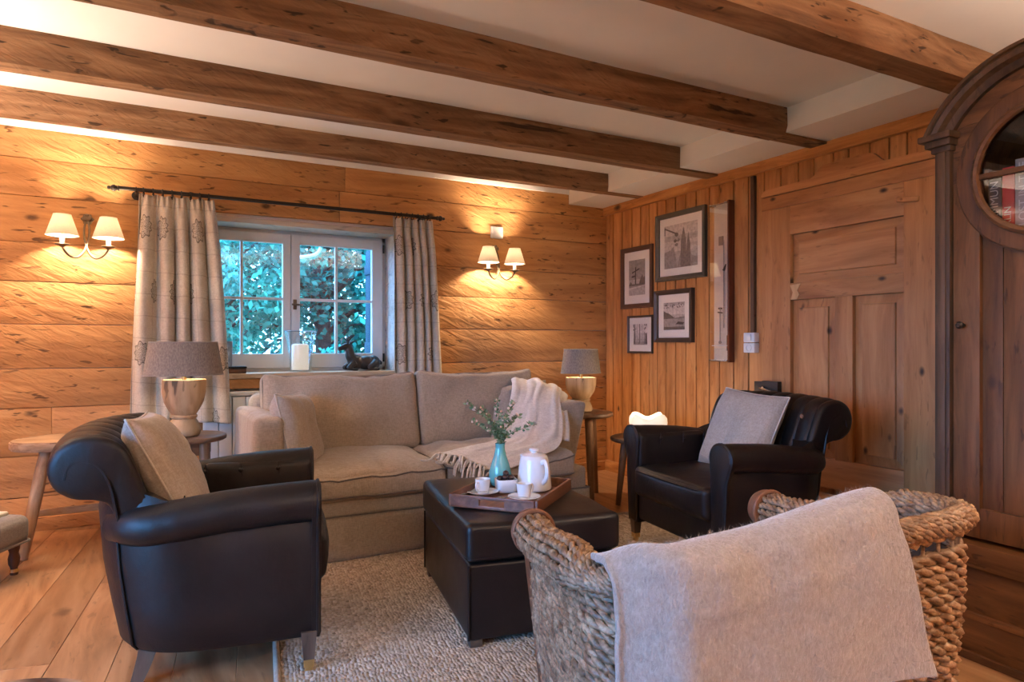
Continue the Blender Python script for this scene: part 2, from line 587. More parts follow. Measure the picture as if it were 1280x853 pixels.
W_POT = wood('PaleCarvedWood', (.28, .175, .09), (.44, .295, .16), (.57, .41, .25), axis=2, knots=.15, knot_scale=8, cracks=.9, rough=.65, bump=.35, fine=14)
W_TRAY = wood('WalnutTray', (.07, .028, .014), (.16, .066, .034), (.27, .12, .062), axis=0, knots=0, cracks=.15, rough=.38, bump=.12)
W_LEG = wood('GreyBrownLeg', (.05, .03, .02), (.09, .058, .04), (.13, .088, .06), axis=2, knots=0, cracks=.2, rough=.45)
W_DKLEG = wood('RedBrownLeg', (.06, .024, .012), (.115, .045, .022), (.18, .075, .036), axis=2, knots=0, cracks=.2, rough=.35)
W_FRAME = plain('DarkFrameWood', (.055, .036, .027), .4, bump=.1, nscale=60)
W_FRAMEG = plain('GreyFrameWood', (.075, .066, .05), .45, bump=.1, nscale=60)
M_REDWOOD = wood('RedWoodCase', (.09, .022, .01), (.16, .042, .018), (.22, .065, .03), axis=2, knots=0, cracks=.1, rough=.3)
M_PLASTER = plain('WhitePlaster', (.88, .84, .815), .85, var=.02, nscale=3, spec=.2)
M_WHITE = plain('WhitePaint', (.74, .72, .69), .45, var=.03, nscale=6)
M_REVEAL = wood('WhitewashedReveal', (.45, .38, .31), (.60, .53, .45), (.70, .64, .57), axis=0, knots=.1, knot_scale=6, cracks=.6, rough=.7, hewn=.2)
M_SILL = wood('PaleSill', (.40, .27, .17), (.56, .42, .29), (.68, .54, .40), axis=0, knots=.2, knot_scale=5, cracks=.4, rough=.5)
M_RADI = plain('RadiatorEnamel', (.72, .72, .71), .35, var=.01)
M_IRON = plain('DarkIron', (.045, .036, .03), .45, metal=.8, bump=.15, nscale=70)
M_IRONBR = plain('BronzedIron', (.16, .115, .075), .42, metal=.7, bump=.1, nscale=70)
M_BRASS = plain('Brass', (.75, .52, .22), .3, metal=1.0)
M_STEEL = plain('Steel', (.6, .6, .6), .25, metal=1.0)
M_CANDLETUBE = plain('CandleSleeve', (.62, .60, .58), .6)
M_PLASTIC = plain('WhitePlastic', (.80, .77, .73), .35, var=.01)
M_GLASS = glass_mat('WindowGlass')
M_GLASSC = glass_mat('CupboardGlass', (.86, .87, .88), refl=1.0)
M_PICGLASS = glass_mat('PictureGlass', refl=1.3)
M_VASEGLASS = glass_mat('HurricaneGlass', (.93, .96, .97), refl=1.8)
M_LINEN = fabric('SofaLinen', (.30, .235, .175), (.40, .325, .25), 210, .3, wr=.35, sheen=.25)
M_SKIRT = fabric('SofaSkirtLinen', (.27, .21, .16), (.36, .295, .23), 210, .3, wr=.2, sheen=.2)
M_PILLOW = fabric('PillowLinen', (.35, .285, .225), (.46, .385, .315), 230, .25, wr=.5, sheen=.2)
M_PIPING = fabric('PipingCord', (.10, .078, .062), (.15, .12, .098), 300, .2)
M_PIPEPALE = fabric('PaleCord', (.46, .39, .32), (.58, .50, .42), 300, .2)
M_THROW = fabric('ThrowWool', (.60, .53, .46), (.76, .69, .62), 170, .35, wr=.15, sheen=.4)
M_GREYFAB = fabric('GreyUpholstery', (.20, .175, .15), (.28, .25, .22), 260, .2)
M_CREAM = fabric('CreamCover', (.66, .60, .46), (.76, .70, .56), 200, .2)
M_SHADEG = shade_mat('GreyLampLinen', (.27, .225, .19), .10, 150, .22)
M_SHADEW = shade_mat('CreamShade', (.90, .84, .74), .66, 220, .05)
M_LEATHER = leather_mat('BlackBrownLeather', (.011, .0070, .0058), .43, .13)
M_LEATHERO = leather_mat('OttomanLeather', (.012, .0078, .0066), .36, .04)
M_CAPLEATHER = leather_mat('ArmCapLeather', (.17, .075, .04), .4, .2)
M_RUG = rug_mat()
M_CURT = curtain_mat()
M_PORC = plain('Porcelain', (.80, .80, .80), .18, var=.01, spec=.6)
M_AQUA = plain('AquaGlass', (.16, .52, .50), .12, var=.10, nscale=8, Coat_Weight=.5, Transmission_Weight=.15)
M_WAX = plain('CandleWax', (.86, .82, .74), .55, var=.02, Subsurface_Weight=.4, Subsurface_Radius=(.02, .015, .01), Emission_Color=(1, .80, .62, 1), Emission_Strength=.22)
M_GLOWWAX = plain('GlowingWax', (.9, .82, .68), .5, var=.02, Emission_Color=(1.0, .78, .52, 1), Emission_Strength=.30)
M_BRONZE = plain('DarkBronzeFigure', (.022, .016, .014), .42, var=.3, nscale=30, bump=.2)
M_DATE = plain('DarkFruit', (.035, .012, .010), .3, var=.4, nscale=40, bump=.3)
M_LEAFV = leaf_mat('SprigLeaf', (.13, .22, .11), (.33, .42, .25), .3)
M_BLOSSOM = leaf_mat('SprigBlossom', (.75, .42, .30), (.86, .72, .58), .3)
M_STEM = plain('SprigStem', (.16, .17, .08), .6)
M_PAPER = plain('MountCard', (.86, .82, .76), .7, var=.01)
M_BARK = plain('Bark', (.035, .03, .03), .9, var=.4, nscale=14, bump=.5)
M_BULB = emit_mat('BulbGlow', (1.0, .80, .52), 14.0)
M_DARK = plain('DarkGap', (.012, .010, .009), .8)
# exposure and light levels
EXPO = 1.34
SKY_N, SKY_W = 4.8, 11.5
UP_A, UP_B, UP_C = 130.0, 220.0, 200.0
# ------------------------------------------------------------------ room shell
WX, WY = 3.36, 4.61            # right wall face, back wall face
LX, FY = -2.2, -2.0            # left wall, wall behind the camera
HI, LO = 2.31, 2.18            # plaster ceiling, lower strip along the right wall
OX0, OX1, OZ0, OZ1 = 0.18, 1.53, 0.845, 1.825   # window opening

def S(o, label=None):
    o['kind'] = 'structure'
    if label: o['label'] = label
    return o

# floor: oak boards, slightly askew to the walls
rnd = random.Random(5)
mb = MB()
mb.box2((-2.3, -2.1, -.12), (3.6, 5.0, -.022))
ca, sa = math.cos(R(-7)), math.sin(R(-7))
x = -4.2
while x < 5.0:
    w = rnd.choice((.16, .19, .22))
    y = -3.2 - rnd.random() * 1.5
    while y < 6.0:
        L = rnd.uniform(1.5, 2.6)
        c = Vector((x + w / 2, y + L / 2, 0))
        cc = Vector((c.x * ca - c.y * sa, c.x * sa + c.y * ca, -.011))
        if -2.6 < cc.x < 3.9 and -3.2 < cc.y < 5.8:
            mb.box(cc, (w - .0014, L - .0014, .022), .0012, (0, 0, R(-7)), 1)
        y += L
    x += w
S(mb.build('floor', W_FLOOR), 'wide oak plank floor with a satin finish')

# back wall: hewn logs
rnd = random.Random(3)
mb = MB()
zz = 0.0
rows = [.19, .23, .27, .22, .25, .24, .22, .26, .21, .24, .20]
for i, hgt in enumerate(rows):
    z0, z1 = zz, min(zz + hgt, HI)
    zz = z1
    spans = [(LX, 3.40)]
    if z1 > OZ0 + .02 and z0 < OZ1 - .02:
        spans = [(LX, OX0), (OX1, 3.40)]
    for (a, b) in spans:
        cuts = [a]
        if b - a > 2.6: cuts.append(a + (b - a) * rnd.uniform(.3, .7))
        cuts.append(b)
        for c0, c1 in zip(cuts, cuts[1:]):
            zz0, zz1 = z0, z1
            mb.box2((c0 + .0008, WY + rnd.uniform(0, .006), zz0 + .0015), (c1 - .0008, WY + .05, zz1 - .0015), .004, 2)
mb.mi = 1
for (a, b) in (((LX, WY + .04, -.05), (OX0, WY + .36, 2.6)), ((OX1, WY + .04, -.05), (3.6, WY + .36, 2.6)),
               ((OX0, WY + .04, -.05), (OX1, WY + .36, OZ0)), ((OX0, WY + .04, OZ1), (OX1, WY + .36, 2.6))):
    mb.box2(a, b)
# fill slivers around the opening between rows and lintel
mb.mi = 0
S(mb.build('wall_back', [W_LOG, M_PLASTER]), 'hewn horizontal spruce log wall with the window')

# right wall: upright pine boards with beaded joints
rnd = random.Random(8)
mb = MB()
y = WY
while y > FY:
    w = rnd.choice((.094, .105, .118, .125))
    mb.box2((WX, y - w + .0055, .0), (WX + .03, y - .0055, 2.16), .005)
    mb.tube([(WX + .010, y, 0), (WX + .010, y, 2.16)], .0030, 6)
    y -= w
mb.mi = 1
mb.box2((WX + .024, FY, -.05), (WX + .25, WY + .3, 2.6))
S(mb.build('wall_right', [W_PANEL, W_DOOR]), 'upright pine board wall with beaded joints')
mb = MB(); mb.box2((WX - .03, FY, 2.115), (WX + .02, WY, 2.19), .006)
S(mb.build('trim_1', W_PANELY), 'pine trim board along the top of the right wall')

# left wall with a large window, wall behind the camera
LW = (-.3, 2.1, .12, 1.85)   # y0,y1,z0,z1
mb = MB()
for (a, b) in (((LX - .3, FY - .3, -.05), (LX, LW[0], 2.6)), ((LX - .3, LW[1], -.05), (LX, WY + .3, 2.6)),
               ((LX - .3, LW[0], -.05), (LX, LW[1], LW[2])), ((LX - .3, LW[0], LW[3]), (LX, LW[1], 2.6))):
    mb.box2(a, b)
S(mb.build('wall_left', W_PANEL), 'pine wall on the left, out of the picture')
mb = MB(); mb.box2((LX - .3, FY - .3, -.05), (WX + .3, FY, 2.6))
S(mb.build('wall_front', W_LOG), 'wooden wall behind the camera')

# ceiling with the dropped strip on the right
mb = MB()
mb.box2((LX - .2, FY - .2, HI), (WX + .2, WY + .3, HI + .2))
mb.box2((2.995, 1.70, LO), (WX + .1, WY + .2, HI + .05), .004)
S(mb.build('ceiling', M_PLASTER), 'white plaster ceiling between the beams')

def beam(y0, y1, x1, z0, seed, label):
    mb = MB()
    n = 60
    rings = []
    for i in range(n + 1):
        x = lerp(LX, x1, i / n)
        j = lambda k: nz((x * .9, k * 3.1, seed), 1.4) * .010 + nz((x * 4.1, k * 2.7, seed), 1.0) * .004
        rings.append([(x, y0 + j(0), HI + .05), (x, y0 + j(1), z0 + .05 + j(5)), (x, y0 + .006 + j(2), z0 + abs(j(6)) * .6), (x, (y0 + y1) / 2, z0 + j(7) * .3),
                      (x, y1 - .006 + j(3), z0 + abs(j(8)) * .6), (x, y1 + j(4), z0 + .05), (x, y1 + j(9), HI + .05)])
    mb.loft(rings)
    if x1 < 3.2:
        mb.box2((x1 - .01, y0 + .008, z0 + .002), (WX - .02, y1 - .008, z0 + .016), .003)
    return S(mb.build('ceiling_beam', W_BEAM, sharp=30), label)
beam(4.075, 4.165, 2.995, 2.172, 1.3, 'old ceiling beam nearest the window wall')
beam(3.305, 3.43, 2.995, 2.165, 5.1, 'old ceiling beam second from the window wall')
beam(2.485, 2.61, 2.995, 2.165, 9.7, 'old wavy ceiling beam third from the window wall')
beam(1.60, 1.745, WX + .02, 2.165, 14.2, 'old ceiling beam above the brown cupboard')

mb = MB(); mb.box2((LX, WY - .008, 2.258), (2.995, WY + .02, HI + .01), .002)
S(mb.build('trim_3', M_PLASTER), 'white plaster strip above the log wall')
# baseboards
mb = MB(); mb.box2((LX, WY - .022, 0), (WX, WY + .01, .075), .004)
S(mb.build('baseboard_back', W_LOG), 'low wooden baseboard under the log wall')
mb = MB(); mb.box2((WX - .022, 2.95, 0), (WX + .01, WY - .02, .085), .004)
S(mb.build('baseboard_right', W_PANELY), 'low pine baseboard under the panelled wall')

# ------------------------------------------------------------------ window over the sofa
GY = 4.81
win = empty('window_1', (.855, GY, .86), 0, 'white two-sash window with eight panes over the sofa', None, None, 'structure')
o = Vector((.855, GY, .86))
def wpart(mb, name, mat, parent=None, **k):
    return mb.xf(Matrix.Translation(-o)).build(name, mat, parent or win, **k)
mb = MB()
for a, b in (((.17, GY + .01, .855), (.215, GY + .075, 1.83)), ((1.497, GY + .01, .855), (1.545, GY + .075, 1.83)), ((.17, GY + .01, 1.785), (1.545, GY + .075, 1.83)), ((.17, GY + .01, .855), (1.545, GY + .075, .89))):
    mb.box2(a, b, .004)
wpart(mb, 'window_frame', M_WHITE)
mb = MB()   # lining of the deep opening: head, right and left cheeks
mb.box2((.14, WY - .006, OZ1 - .004), (1.57, GY + .02, OZ1 + .03), .003)
wpart(mb, 'head_lining', M_REVEAL)
for xx in (OX0 - .03, OX1 - .004):
    mb = MB(); mb.box2((xx, WY - .004, .84), (xx + .034, GY + .02, OZ1), .003)
    wpart(mb, 'side_lining', M_REVEAL)
mb = MB(); mb.box2((.10, 4.555, .83), (1.60, GY + .02, .862), .006)
wpart(mb, 'sill', M_SILL)
mb = MB(); mb.box2((.12, 4.585, .765), (1.58, WY + .02, .828), .004)
wpart(mb, 'apron_board', W_LOG)
def sash(x0, x1, g0, g1, mx):
    m = MB()
    z0, z1, gz0, gz1 = .885, 1.80, .983, 1.734
    for a, b in (((x0, GY - .012, z0), (g0, GY + .03, z1)), ((g1, GY - .012, z0), (x1, GY + .03, z1)), ((g0 - .01, GY - .0115, gz1), (g1 + .01, GY + .0295, z1)), ((g0 - .01, GY - .0115, z0), (g1 + .01, GY + .0295, gz0))):
        m.box2(a, b, .005)
    s = wpart(m, 'sash', M_WHITE)
    m = MB()
    m.box2((mx - .009, GY - .006, gz0 - .01), (mx + .009, GY + .022, gz1 + .01), .003)
    m.box2((g0 - .01, GY - .0055, 1.346), (g1 + .01, GY + .0215, 1.364), .003)
    m.build('glazing_bars', M_WHITE, s).location = -o
    xs, zs = ((g0, mx - .009), (mx + .009, g1)), ((gz0, 1.346), (1.364, gz1))
    for a, b in xs:
        for c, d in zs:
            m = MB()
            m.box2((a - .004, GY + .008, c - .004), (b + .004, GY + .011, d + .004))
            m.build('pane', M_GLASS, s).location = -o
    return s
sash(.212, .8535, .278, .80, .539)
s2 = sash(.8565, 1.50, .915, 1.422, 1.166)
mb = MB()   # window handle
mb.box2((.868, GY - .02, 1.285), (.892, GY - .010, 1.355), .004)
mb.tube([(.88, GY - .015, 1.318), (.88, GY - .045, 1.318)], .006, 8)
mb.tube([(.855, GY - .046, 1.319), (.88, GY - .046, 1.318), (.93, GY - .044, 1.316)], [.006, .007, .0055], 8)
wpart(mb, 'window_handle', M_IRONBR)
for zc in (.95, 1.74):
    mb = MB(); mb.tube([(1.506, GY - .018, zc - .03), (1.506, GY - .018, zc + .03)], .007, 8)
    wpart(mb, 'hinge', M_IRON)

# window in the left wall (lights the room)
win2 = empty('window_2', (LX - .1, .9, .12), 0, 'wide window in the left wall, out of the picture', None, None, 'structure')
mb = MB()
for a, b in (((LX - .16, LW[0], LW[2]), (LX - .08, LW[0] + .07, LW[3])), ((LX - .16, LW[1] - .07, LW[2]), (LX - .08, LW[1], LW[3])), ((LX - .16, LW[0], LW[2]), (LX - .08, LW[1], LW[2] + .07)), ((LX - .16, LW[0], LW[3] - .07), (LX - .08, LW[1], LW[3])), ((LX - .155, .87, LW[2]), (LX - .085, .93, LW[3]))):
    mb.box2(a, b, .004)
mb.xf(Matrix.Translation((-(LX - .1), -.9, -.12))).build('window_frame', M_WHITE, win2)
mb = MB(); mb.box2((LX - .125, LW[0] + .03, LW[2] + .03), (LX - .12, LW[1] - .03, LW[3] - .03))
mb.xf(Matrix.Translation((-(LX - .1), -.9, -.12))).build('pane', M_GLASS, win2)

# ------------------------------------------------------------------ old door on the right wall
RZ = -PI / 2
door = empty('door_1', (WX - .004, 2.944, 0), RZ, 'old panelled pine door mounted on the right wall', None, None, 'structure')
mb = MB()
mb.box2((-.0, -.03, .25), (.092, 0.0, 1.90), .004)
mb.box2((1.075, -.03, .25), (1.16, 0.0, 1.90), .004)
mb.mi = 1
mb.box2((.0, -.034, 1.862), (1.16, 0.0, 1.942), .004)
mb.build('door_casing', [W_DOOR, W_DOORY], door)
mb = MB()
poly = [(0.0, 1.945), (1.16, 1.945), (1.16, 1.99), (.05, 1.99), (.02, 1.982), (.004, 1.968)]
mb.prism(poly, -.042, 0.0, 'Y', .003)
cr = []
for i in range(25):
    t = i / 24
    x = lerp(.33, .80, t)
    z = 1.99 + .066 * (sstep(0, .22, t) * (1 - sstep(.80, 1, t)) * (.9 + .1 * math.sin(t * PI)))
    if t < .12: z = 1.99 + .018 * sstep(0, .1, t)
    cr.append((x, z))
mb.prism([(.33, 1.985)] + [(.80, 1.985)] + list(reversed(cr)), -.028, -.004, 'Y')
mb.build('door_crest', [W_DOORY], door)
mb = MB()   # leaf: stiles and rails
mb.box2((.094, -.05, .25), (.225, -.01, 1.858), .004)
mb.box2((.90, -.05, .25), (1.073, -.01, 1.858), .004)
mb.box2((.517, -.049, .40), (.622, -.012, 1.31), .004)
mb.mi = 1
mb.box2((.224, -.0495, 1.69), (.901, -.0105, 1.858), .004)
mb.box2((.224, -.0495, 1.307), (.901, -.0105, 1.405), .004)
mb.box2((.224, -.0495, .25), (.901, -.0105, .415), .004)
mb.build('door_leaf', [W_DOOR, W_DOORY], door)
def raised_panel(x0, x1, z0, z1, m):
    mb = MB()
    e, b = .005, .05
    ring = lambda i, y: [(x0 + i, y, z0 + i), (x1 - i, y, z0 + i), (x1 - i, y, z1 - i), (x0 + i, y, z1 - i)]
    mb.loft([ring(-.01, -.008), ring(-.01, -.020), ring(b * .95, -.030), ring(b, -.040), ring(b + .004, -.041)])
    return mb.build('door_panel', m, door, sharp=10)
raised_panel(.225, .90, 1.405, 1.69, W_DOORY)
raised_panel(.225, .517, .415, 1.307, W_DOOR)
raised_panel(.622, .90, .415, 1.307, W_DOOR)
mb = MB()  # pale splice where the rail is broken
mb.prism([(.226, 1.392), (.30, 1.398), (.275, 1.36), (.29, 1.335), (.272, 1.308), (.232, 1.308), (.245, 1.35)], -.053, -.048, 'Y')
mb.build('splice', wood('FreshPine', (.50, .27, .11), (.66, .38, .17), (.76, .48, .25), axis=2, knots=0, cracks=0), door, label='pale splinter of fresh wood')
mb = MB()
mb.box((.925, -.058, 1.765), (.11, .016, .028), .008, (0, R(8), 0), 3)
mb.tube([(.90, -.045, 1.768), (.90, -.072, 1.768)], .006, 8)
mb.build('turn_button', W_DOORY, door)
mb = MB()
mb.box2((-.02, -.075, .72), (.045, -.03, .82), .003)
mb.box2((.045, -.085, .715), (.165, -.05, .825), .003)
lock = mb.build('door_lock', M_IRON, door, label='dark iron box lock')
mb = MB()
mb.tube([(.03, -.088, .783), (.075, -.098, .778), (.15, -.10, .762), (.175, -.098, .757)], [.004, .007, .006, .005], 8)
mb.ball((.06, -.09, .782), .012, 10)
mb.build('latch_bar', M_STEEL, lock)
mb = MB(); mb.box2((WX - .20, 1.2, 0), (WX, 2.95, .21), .006)
S(mb.build('trim_2', W_PANELY), 'pine ledge below the old door')

# ------------------------------------------------------------------ brown cupboard on the right edge
CO = (2.45, 1.39, 0)
cab = empty('cupboard', CO, R(-93), 'tall brown wooden cupboard with arched top and round glazed window', 'cupboard')
CW, CD, CC, CZ = .668, .84, .334, 1.605
mb = MB()
for xx in (0.012, CW - .032):
    mb.box2((xx, .012, .02), (xx + .02, CD, 1.74), .002)
mb.box2((.012, CD - .02, .02), (CW - .012, CD, 1.9))
arcp = [(CC + .335 * math.cos(a), CZ + .335 * math.sin(a)) for a in [lerp(R(24), R(156), i / 20) for i in range(21)]]
rin = [(x, z) for x, z in arcp]
ro = [(CC + .352 * math.cos(a), CZ + .352 * math.sin(a)) for a in [lerp(R(24), R(156), i / 20) for i in range(21)]]
mb.loft([[(a[0], .02, a[1]), (b[0], .02, b[1]), (b[0], CD, b[1]), (a[0], CD, a[1])] for a, b in zip(rin, ro)])
mb.build('carcass', W_CAB, cab)
for xx in (0.0, CW - .052):
    mb = MB(); mb.box2((xx, -.02, .384), (xx + .052, .03, 1.745), .005)
    mb.box2((xx + .012, -.026, .39), (xx + .04, -.01, 1.74), .004)
    mb.build('corner_post', W_MOULD, cab)
    mb = MB()
    x0, x1 = (xx - .004, xx + .056)
    mb.box2((x0 - .004, -.03, 1.715), (x1 + .004, .05, 1.735), .004)
    mb.box2((x0 - .018, -.045, 1.733), (x1 + .012, .05, 1.757), .006)
    mb.box2((x0 - .034, -.06, 1.755), (x1 + .02, .05, 1.778), .006)
    mb.build('capital', W_MOULD, cab)
mb = MB()  # moulding following the arch
prof = [(-.02, .03), (-.02, -.018), (-.008, -.026), (0, -.03), (.008, -.05), (.022, -.056), (.03, -.052), (.034, -.06), (.044, -.06), (.05, -.048), (.05, .03)]
rings = []
for i in range(49):
    a = lerp(R(26), R(154), i / 48)
    rings.append([(CC + (.345 + r) * math.cos(a), y, CZ + (.345 + r) * math.sin(a)) for r, y in prof])
mb.loft(rings)
mb.build('arch_moulding', W_MOULD, cab, sharp=25)
mb = MB()  # board behind the round window
def bnd(a):
    c, s = math.cos(a), math.sin(a)
    r = .335
    lim = .284 / max(abs(c), 1e-4)
    if s < .38: r = min(r if s > 0 else 9, lim)
    if s < 0: r = min(r, .272)
    return r
N = 96
A = [2 * PI * i / N for i in range(N)]
mb.loft([[(CC + ri * math.cos(a), y, CZ + ri * math.sin(a)) for ri, y in ((.203, .0), (bnd(a), .0), (bnd(a), .022), (.203, .022))] for a in A], closed_path=True)
mb.build('arch_board', W_CABY, cab, sharp=30)
dr = empty('cupboard_door', (0, 0, 0)); dr.parent = cab; dr.name = 'door'
mb = MB()
mb.box2((.055, -.006, .40), (.142, .02, 1.60), .003)
mb.box2((.526, -.006, .40), (.613, .02, 1.60), .003)
mb.box2((.14, -.004, .40), (.528, .018, .50), .003)
mb.loft([[(CC + ri * math.cos(a), y, CZ + ri * math.sin(a)) for ri, y in ((.20, -.006), (.205, -.0085), (.264, -.0085), (.268, -.006), (.268, .014), (.20, .014))] for a in A], closed_path=True)
mb.build('door_frame', W_CAB, dr, sharp=30)
mb = MB()
for a, b in ((.14, .205), (.205, .30), (.30, .385), (.385, .46), (.46, .53)):
    mb.box2((a + .001, .012, .42), (b - .001, .03, 1.42), .002)
mb.build('plank_panel', W_CAB, dr)
mb = MB()
mb.loft([[(CC + (.206 + .013 * math.cos(t)) * math.cos(a), -.006 + .014 * math.sin(t), CZ + (.206 + .013 * math.cos(t)) * math.sin(a)) for t in [2 * PI * k / 8 for k in range(8)]] for a in A], closed_path=True)
mb.box2((CC - .198, -.008, CZ - .009), (CC + .198, .012, CZ + .009), .004)
mb.box2((CC - .009, -.0075, CZ - .198), (CC + .009, .0115, CZ + .198), .004)
mb.build('glazing_bars', W_CABY, dr)
mb = MB(); mb.prism([(CC + .2 * math.cos(a), CZ + .2 * math.sin(a)) for a in A[::2]], .004, .007, 'Y')
mb.build('pane', M_GLASSC, dr)
mb = MB()
mb.lathe([(0, -.034), (.007, -.034), (.0125, -.028), (.012, -.02), (.005, -.014), (.005, 0), (0, 0)], 14)
mb.xf(Matrix.Translation((.092, -.006, 1.113)) @ Matrix.Rotation(-PI / 2, 4, 'X'))
mb.build('knob', M_IRON, dr)
mb = MB()
mb.box2((-.012, -.05, .308), (CW + .012, CD, .386), .008)
mb.build('waist_moulding', W_CABY, cab)
mb = MB()
mb.box2((.004, -.028, .155), (CW - .004, CD, .309), .004)
mb.box2((-.002, -.042, .135), (CW + .002, CD, .158), .008)
mb.box2((.002, -.034, .02), (CW - .002, CD, .137), .004)
mb.box2((-.006, -.048, 0), (CW + .006, CD, .026), .006)
mb.build('plinth', W_CABY, cab)
mb = MB(); mb.box2((.03, .04, 1.36), (CW - .03, CD - .02, 1.378))
mb.build('shelf', W_CAB, cab)

def book(u, w, h, dep, col, txt, tcol, label, tsize, tz):
    b = empty('book', tuple(Matrix.Rotation(R(-93), 3, 'Z') @ Vector((u, .06, 0)) + Vector((CO[0], CO[1], 1.379))), R(-93), label, 'book', 'books behind the round window')
    m = MB()
    m.box2((0, 0, 0), (w, .004, h), .001); m.box2((0, .002, 0), (.003, dep, h)); m.box2((w - .003, .002, 0), (w, dep, h))
    m.build('cover', plain('Cover' + label[:5], col, .5), b)
    m = MB(); m.box2((.003, .004, .004), (w - .003, dep - .004, h - .004)); m.build('pages', M_PAPER, b)
    if txt:
        cu = bpy.data.curves.new('spine_title', 'FONT')
        cu.body = txt; cu.size = tsize; cu.extrude = .0004; cu.align_x = 'LEFT'; cu.align_y = 'CENTER'
        t0 = bpy.data.objects.new('tmp', cu)
        COL.objects.link(t0)
        me = bpy.data.meshes.new_from_object(t0.evaluated_get(bpy.context.evaluated_depsgraph_get()))
        bpy.data.objects.remove(t0); bpy.data.curves.remove(cu)
        t = bpy.data.objects.new('spine_title', me)
        COL.objects.link(t); t.parent = b
        t.rotation_euler = (R(90), R(-90), 0)
        t.location = (w / 2, -.0008, tz)
        me.materials.clear(); me.materials.append(plain('Ink' + txt[:5], tcol, .6))
book(.132, .040, .225, .15, (.02, .02, .022), 'KIMMUN', (.55, .55, .52), 'black book with pale spine letters left of the red book', .036, .075)
book(.1755, .036, .255, .17, (.62, .02, .035), 'BERLIN', (.75, .55, .50), 'red book between the black and the grey book', .030, .03)
book(.2145, .050, .275, .19, (.46, .40, .36), 'LOST IN THE', (.80, .76, .70), 'tall pale grey book right of the red book', .036, .055)
book(.268, .045, .24, .17, (.22, .16, .11), '', None, 'brown book right of the pale grey book', .03, .05)

# ------------------------------------------------------------------ wall fittings on the right wall
def on_right(name, y, z, label, cat, group=None):
    return empty(name, (WX + .0015, y, z), RZ, label, cat, group)

def frame(y0, y1, z0, z1, bw, dep, mat, art, label, mat_w):
    w, h = y0 - y1, z1 - z0
    f = on_right('picture_frame', y0, z0, label, 'framed photo', 'framed black and white photos')
    m = MB()
    prof = [(0, 0), (0, -dep), (bw * .35, -dep), (bw * .6, -dep * .82), (bw, -dep * .7), (bw, 0)]
    rings = []
    for (cx, cz, sx, sz) in ((0, 0, 1, 1), (w, 0, -1, 1), (w, h, -1, -1), (0, h, 1, -1)):
        rings.append([(cx + sx * a, b, cz + sz * a) for a, b in prof])
    m.loft(rings, closed_path=True)
    m.build('frame', mat, f, sharp=20)
    m = MB(); m.box2((bw * .8, -dep * .35, bw * .8), (w - bw * .8, -.002, h - bw * .8)); m.build('mount', M_PAPER, f)
    m = MB()
    mx, mz = mat_w
    a, b, c, d = bw + mx, w - bw - mx, bw + mz, h - bw - mz
    art(m, a, b, c, d, -dep * .35 - .0008)
    m.build('photo', PHOTO, f, recalc=False, sharp=None)
    m = MB(); m.box2((bw * .8, -dep * .62, bw * .8), (w - bw * .8, -dep * .58, h - bw * .8)); m.build('pane', M_PICGLASS, f)
    return f
def grey(i, v):
    return plain('Print%d' % i, (v, v * .9, v * .84), .6, var=.18, nscale=55)
PHOTO = [grey(i, v) for i, v in enumerate((.05, .12, .20, .32, .46, .60, .74))]
def rect(m, a, b, c, d, y, mi):
    m.mi = mi
    m._face([m.bm.verts.new((p[0], y, p[1])) for p in ((a, c), (b, c), (b, d), (a, d))])
def poly2(m, pts, a, b, c, d, y, mi):
    m.mi = mi
    m._face([m.bm.verts.new((lerp(a, b, p[0]), y, lerp(c, d, p[1]))) for p in pts])
def bands(m, a, b, c, d, y, vals):
    n = len(vals)
    for i, v in enumerate(vals):
        rect(m, a, b, lerp(c, d, i / n), lerp(c, d, (i + 1) / n), y, v)
def art_big(m, a, b, c, d, y):
    bands(m, a, b, c, d, y, (4, 4, 4, 5, 5, 4, 5, 5))
    y -= .0004
    poly2(m, [(0, 0), (.40, 0), (.34, .3), (.28, .5), (.2, .42), (0, .38)], a, b, c, d, y, 3)
    poly2(m, [(.40, 0), (1, 0), (1, .18), (.86, .22), (.74, .36), (.5, .34)], a, b, c, d, y, 3)
    y -= .0004
    poly2(m, [(.50, .0), (.68, 0), (.67, .6), (.59, .92), (.51, .6)], a, b, c, d, y, 2)
    poly2(m, [(.68, .0), (.80, 0), (.79, .5), (.735, .78), (.68, .5)], a, b, c, d, y, 2)
    poly2(m, [(0, .93), (.02, .96), (.40, .79), (.38, .76)], a, b, c, d, y, 1)
    poly2(m, [(0, .78), (.03, .78), (.03, .97), (0, .97)], a, b, c, d, y, 1)
    for (p, q, s, v) in ((.38, .76, .06, 1), (.34, .62, .05, 1), (.43, .63, .05, 2), (.38, .53, .05, 2), (.40, .66, .03, 4)):
        poly2(m, [(p + s * math.cos(t), q + s * .8 * math.sin(t)) for t in [k * PI / 4 for k in range(8)]], a, b, c, d, y - .0004 * (v == 4), v)
